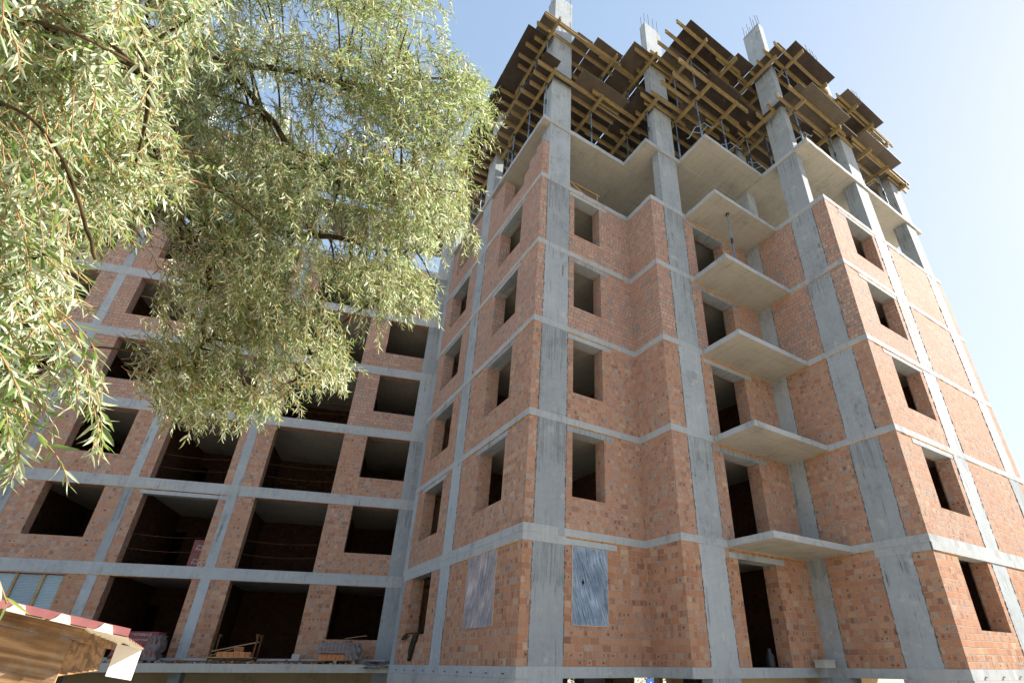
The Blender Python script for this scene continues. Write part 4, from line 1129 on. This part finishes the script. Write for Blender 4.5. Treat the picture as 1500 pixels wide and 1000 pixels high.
for pts, r0 in limb_px:
    P = [at(*p) for p in pts]
    if pts[0][0] < -50: P = [trunk_top + Vector((0, 0, rnd.uniform(-.6, 2.0)))] + P
    sp = spline(P, 6); n = len(sp)
    sp = [p + Vector((rnd.gauss(0, 1), rnd.gauss(0, 1), rnd.gauss(0, 1))) * min(.012, r0 * .18) for p in sp]
    mb.tube(sp, [max(r0 * (1 - .85 * i / n), .006) for i in range(n)], 8)
    limb_samples += [(p, r0) for p in sp]
limb_mb = mb

# crown envelope as sketched from the view: polygons with depth ranges and shoot counts
def inside(p, poly):
    x, y = p; r = False; j = len(poly) - 1
    for i in range(len(poly)):
        xi, yi = poly[i]; xj, yj = poly[j]
        if (yi > y) != (yj > y) and x < (xj - xi) * (y - yi) / (yj - yi) + xi: r = not r
        j = i
    return r
REG = [  # polygon, (depth0, depth1), shoots, shoot length, leaf length
    ([(-60, -60), (210, -60), (225, 100), (205, 190), (150, 250), (150, 330), (100, 380), (60, 470), (-60, 520)], (1.7, 2.8), 400, (.25, .45), (.048, .078)),
    ([(-60, 380), (60, 400), (75, 470), (110, 460), (70, 560), (40, 640), (-60, 600)], (1.6, 1.9), 22, (.25, .45), (.055, .08)),
    ([(-80, -80), (330, -80), (330, 60), (240, 110), (230, 200), (160, 260), (-80, 300)], (2.6, 3.5), 300, (.3, .5), (.055, .085)),
    ([(120, 180), (260, 160), (300, 260), (260, 330), (170, 330), (100, 300)], (2.9, 3.9), 150, (.25, .45), (.05, .08)),
    ([(-60, 380), (90, 330), (110, 430), (60, 480), (-60, 560)], (2.2, 2.9), 80, (.25, .4), (.05, .08)),
    ([(220, -80), (645, -80), (640, 30), (600, 80), (640, 130), (700, 120), (715, 165), (680, 200), (640, 300), (440, 290), (300, 210), (290, 130), (240, 60)], (4.1, 5.6), 470, (.3, .55), (.05, .078)),
    ([(600, 20), (648, 60), (660, 140), (712, 150), (690, 230), (690, 300), (650, 370), (600, 300)], (4.6, 5.4), 70, (.3, .5), (.05, .075)),
    ([(300, 180), (640, 220), (690, 300), (675, 370), (630, 400), (560, 430), (430, 420), (300, 330)], (3.7, 5.2), 360, (.3, .55), (.05, .078)),
    ([(240, 200), (330, 230), (400, 330), (420, 430), (400, 500), (330, 560), (240, 570), (200, 480), (245, 420), (260, 330)], (3.5, 4.8), 250, (.3, .5), (.048, .075)),
    ([(170, 470), (250, 480), (330, 540), (420, 560), (410, 590), (330, 615), (230, 600), (180, 540)], (3.6, 4.2), 90, (.22, .35), (.055, .08)),
    ([(380, 400), (480, 420), (520, 500), (515, 545), (460, 570), (390, 570), (370, 480)], (3.6, 4.5), 140, (.25, .45), (.048, .072)),
    ([(470, 380), (620, 380), (625, 430), (520, 445)], (4.2, 4.9), 80, (.22, .35), (.055, .08)),
    ([(160, 210), (260, 200), (300, 260), (240, 300), (170, 300)], (3.4, 4.2), 70, (.25, .4), (.055, .08)),
    ([(140, 170), (290, 180), (330, 300), (150, 310)], (3.3, 4.2), 90, (.25, .4), (.05, .08)),
    ([(640, 60), (720, 110), (725, 160), (700, 260), (640, 300)], (4.6, 5.4), 50, (.3, .5), (.055, .08)),
    ([(330, -60), (640, -60), (640, 20), (600, 90), (660, 130), (600, 210), (420, 220), (340, 140)], (4.0, 5.2), 190, (.3, .5), (.05, .075)),
    ([(100, 150), (240, 150), (260, 260), (160, 290), (90, 250)], (2.3, 3.0), 70, (.25, .4), (.045, .075)),
    ([(190, 40), (360, 60), (370, 210), (200, 200)], (3.6, 4.6), 130, (.3, .5), (.05, .08)),
    ([(540, 400), (640, 380), (640, 450), (560, 460)], (4.2, 4.9), 40, (.22, .35), (.05, .08)),
    ([(120, 280), (190, 290), (180, 340), (120, 350)], (2.6, 3.2), 26, (.25, .4), (.055, .08)),
]
HOLES = [([(165, 325), (235, 320), (250, 385), (180, 400)], .85), ([(110, 420), (200, 400), (240, 440), (160, 470), (110, 520)], .9),
         ([(170, 480), (240, 480), (230, 530), (170, 530)], .6), ([(600, 20), (640, 30), (640, 110), (600, 80)], .75), ([(570, 215), (600, 215), (600, 240), (570, 240)], .5)]
V = []; F = []; TONE = []; SMF = []
tw = MB(); bl = limb_mb
def leaf(p, ax, nr, L, w_):
    ax = ax.normalized(); sd_ = ax.cross(nr)
    if sd_.length < 1e-4: sd_ = ax.cross(Vector((1, 0, 0)))
    sd_.normalize(); nr = sd_.cross(ax)
    curl = rnd.uniform(-.25, .35); b0 = len(V)
    def P(t, s_): return p + ax * (L * t) - nr * (L * curl * t * t) + sd_ * (w_ * s_) + nr * (abs(s_) * w_ * .35)
    for t, s_ in ((0, 0), (.28, .5), (.28, -.5), (.28, 0), (.62, .42), (.62, -.42), (.62, 0), (1, 0)): V.append(tuple(P(t, s_)))
    tone = rnd.random()
    for q in ((0, 3, 1), (0, 2, 3), (3, 6, 4, 1), (2, 5, 6, 3), (6, 7, 4), (5, 7, 6)):
        F.append(tuple(b0 + i for i in q)); TONE.append(tone)
def shoot(p0, dirv, L, ll, droop):
    d = dirv.normalized(); p = p0.copy(); pts = [p.copy()]; step = .019 if ll[0] > .057 else .018; n = int(L / step); ph = rnd.uniform(0, 6)
    for i in range(n):
        d = (d + Vector((0, 0, -droop * .06)) + Vector((rnd.gauss(0, .05), rnd.gauss(0, .05), rnd.gauss(0, .05)))).normalized()
        p = p + d * step; pts.append(p.copy())
        if i > 1:
            ph += 2.4; x = d.cross(Vector((0, 0, 1)))
            if x.length < .1: x = d.cross(Vector((1, 0, 0)))
            x.normalize(); y = d.cross(x)
            out = x * math.cos(ph) + y * math.sin(ph)
            ax = d * rnd.uniform(.55, 1.0) + out * rnd.uniform(.5, .95) + Vector((0, 0, -.25 * droop))
            nr = (out * -.5 + d * .5 + Vector((rnd.gauss(0, .5), rnd.gauss(0, .5), rnd.gauss(.5, .6))))
            k = 1 - .45 * max(0, (i / n - .7) / .3)
            LL = rnd.uniform(*ll) * k
            leaf(p, ax, nr, LL, LL * rnd.uniform(.13, .19))
    sub = pts[::3] + [pts[-1]]
    tw.tube(sub, [max(.0028 * (1 - .7 * i / len(sub)), .0008) for i in range(len(sub))], 4, 0, False)
starts_by = []
for poly, (d0, d1), cnt_, sl_, ll in REG:
    cnt_ = int(cnt_ * 2.3)
    xs = [p[0] for p in poly]; ys = [p[1] for p in poly]; made = 0; guard = 0
    # boughs: small clusters so that clumps and gaps form
    centres = []
    while len(centres) < max(4, cnt_ // 14) and guard < 5000:
        guard += 1
        q = (rnd.uniform(min(xs), max(xs)), rnd.uniform(min(ys), max(ys)))
        if not inside(q, poly): continue
        if any(inside(q, h) and rnd.random() < pr for h, pr in HOLES): continue
        dp = rnd.uniform(d0, d1); P = at(q[0], q[1], dp)
        # little bough from the nearest limb
        b_ = min(limb_samples, key=lambda s_: (s_[0] - P).length_squared)
        centres.append((q, dp, P))
        mid = (b_[0] + P) / 2 + Vector((0, 0, .08 * (b_[0] - P).length))
        if (b_[0] - P).length < 1.6:
            sp = spline([b_[0], mid, P], 4)
            bl.tube(sp, [max(.011 * (1 - .75 * i / len(sp)), .0025) for i in range(len(sp))], 5, 0, False)
    guard = 0
    while made < cnt_ and guard < 40000:
        guard += 1
        q, dp, P = rnd.choice(centres)
        sg_ = 34 * 4 / dp * .45 + 8
        q2 = (q[0] + rnd.gauss(0, sg_), q[1] + rnd.gauss(0, sg_))
        if not inside(q2, poly): continue
        if any(inside(q2, h) and rnd.random() < pr for h, pr in HOLES): continue
        p = at(q2[0], q2[1], dp + rnd.gauss(0, .16 * dp / 4))
        top = q2[1] < 230 and q2[0] > 480
        dv = Vector((.55, -.10, -.35)) + Vector((rnd.gauss(0, .5), rnd.gauss(0, .5), rnd.gauss(0, .4)))
        if top: dv += Vector((.15, 0, rnd.choice((.0, .5, .9))))
        L = rnd.uniform(*sl_); dn = dv.normalized()
        shoot(p - dn * L * .45, dv, L, ll, rnd.uniform(.6, 1.6) * (.6 if top else 1))
        made += 1
# a few long hanging sprays at the crown's edges
for u, v, dp, L, dx in ((700, 130, 4.9, .4, .6), (690, 350, 4.8, .45, .9), (640, 440, 4.5, .3, .3), (560, 470, 4.4, .4, .2), (505, 520, 4.2, .3, .3), (120, 560, 1.75, .35, .9), (95, 480, 1.7, .35, .9),
                        (50, 560, 1.7, .38, .3), (30, 600, 1.7, .3, .2), (660, 20, 5.2, .4, .5), (650, 60, 5.2, .4, .3), (170, 560, 3.9, .4, -.3), (300, 600, 3.9, .35, .2), (380, 590, 3.9, .35, .3), (10, 770, 1.2, .2, .3), (8, 850, 1.2, .12, .5)):
    for q in range(4 if u > 15 else 1):
        shoot(at(u + rnd.uniform(-14, 14) - 20, v - 25 + rnd.uniform(-14, 14), dp), Vector((dx, -.1, -.7)) + Vector((rnd.gauss(0, .15), 0, rnd.gauss(0, .15))), L, (.055, .085), 1.1)
me = bpy.data.meshes.new('crown'); me.from_pydata(V, [], F); me.materials.append(M['leaf'])
me.attributes.new('leaf_tone', 'FLOAT', 'FACE').data.foreach_set('value', TONE)
me.polygons.foreach_set('use_smooth', [True] * len(F)); me.update()
o = bpy.data.objects.new('crown', me); COL.objects.link(o); o.parent = WT; o.matrix_parent_inverse = Matrix.Translation(LOC)
wbuild(tw, 'twigs', M['twig']); wbuild(limb_mb, 'limb', M['bark'])
from collections import Counter
print(Counter(o.get('category') for o in bpy.data.objects if o.get('category')))
print('leaf faces', len(F), 'objects', len(bpy.data.objects))
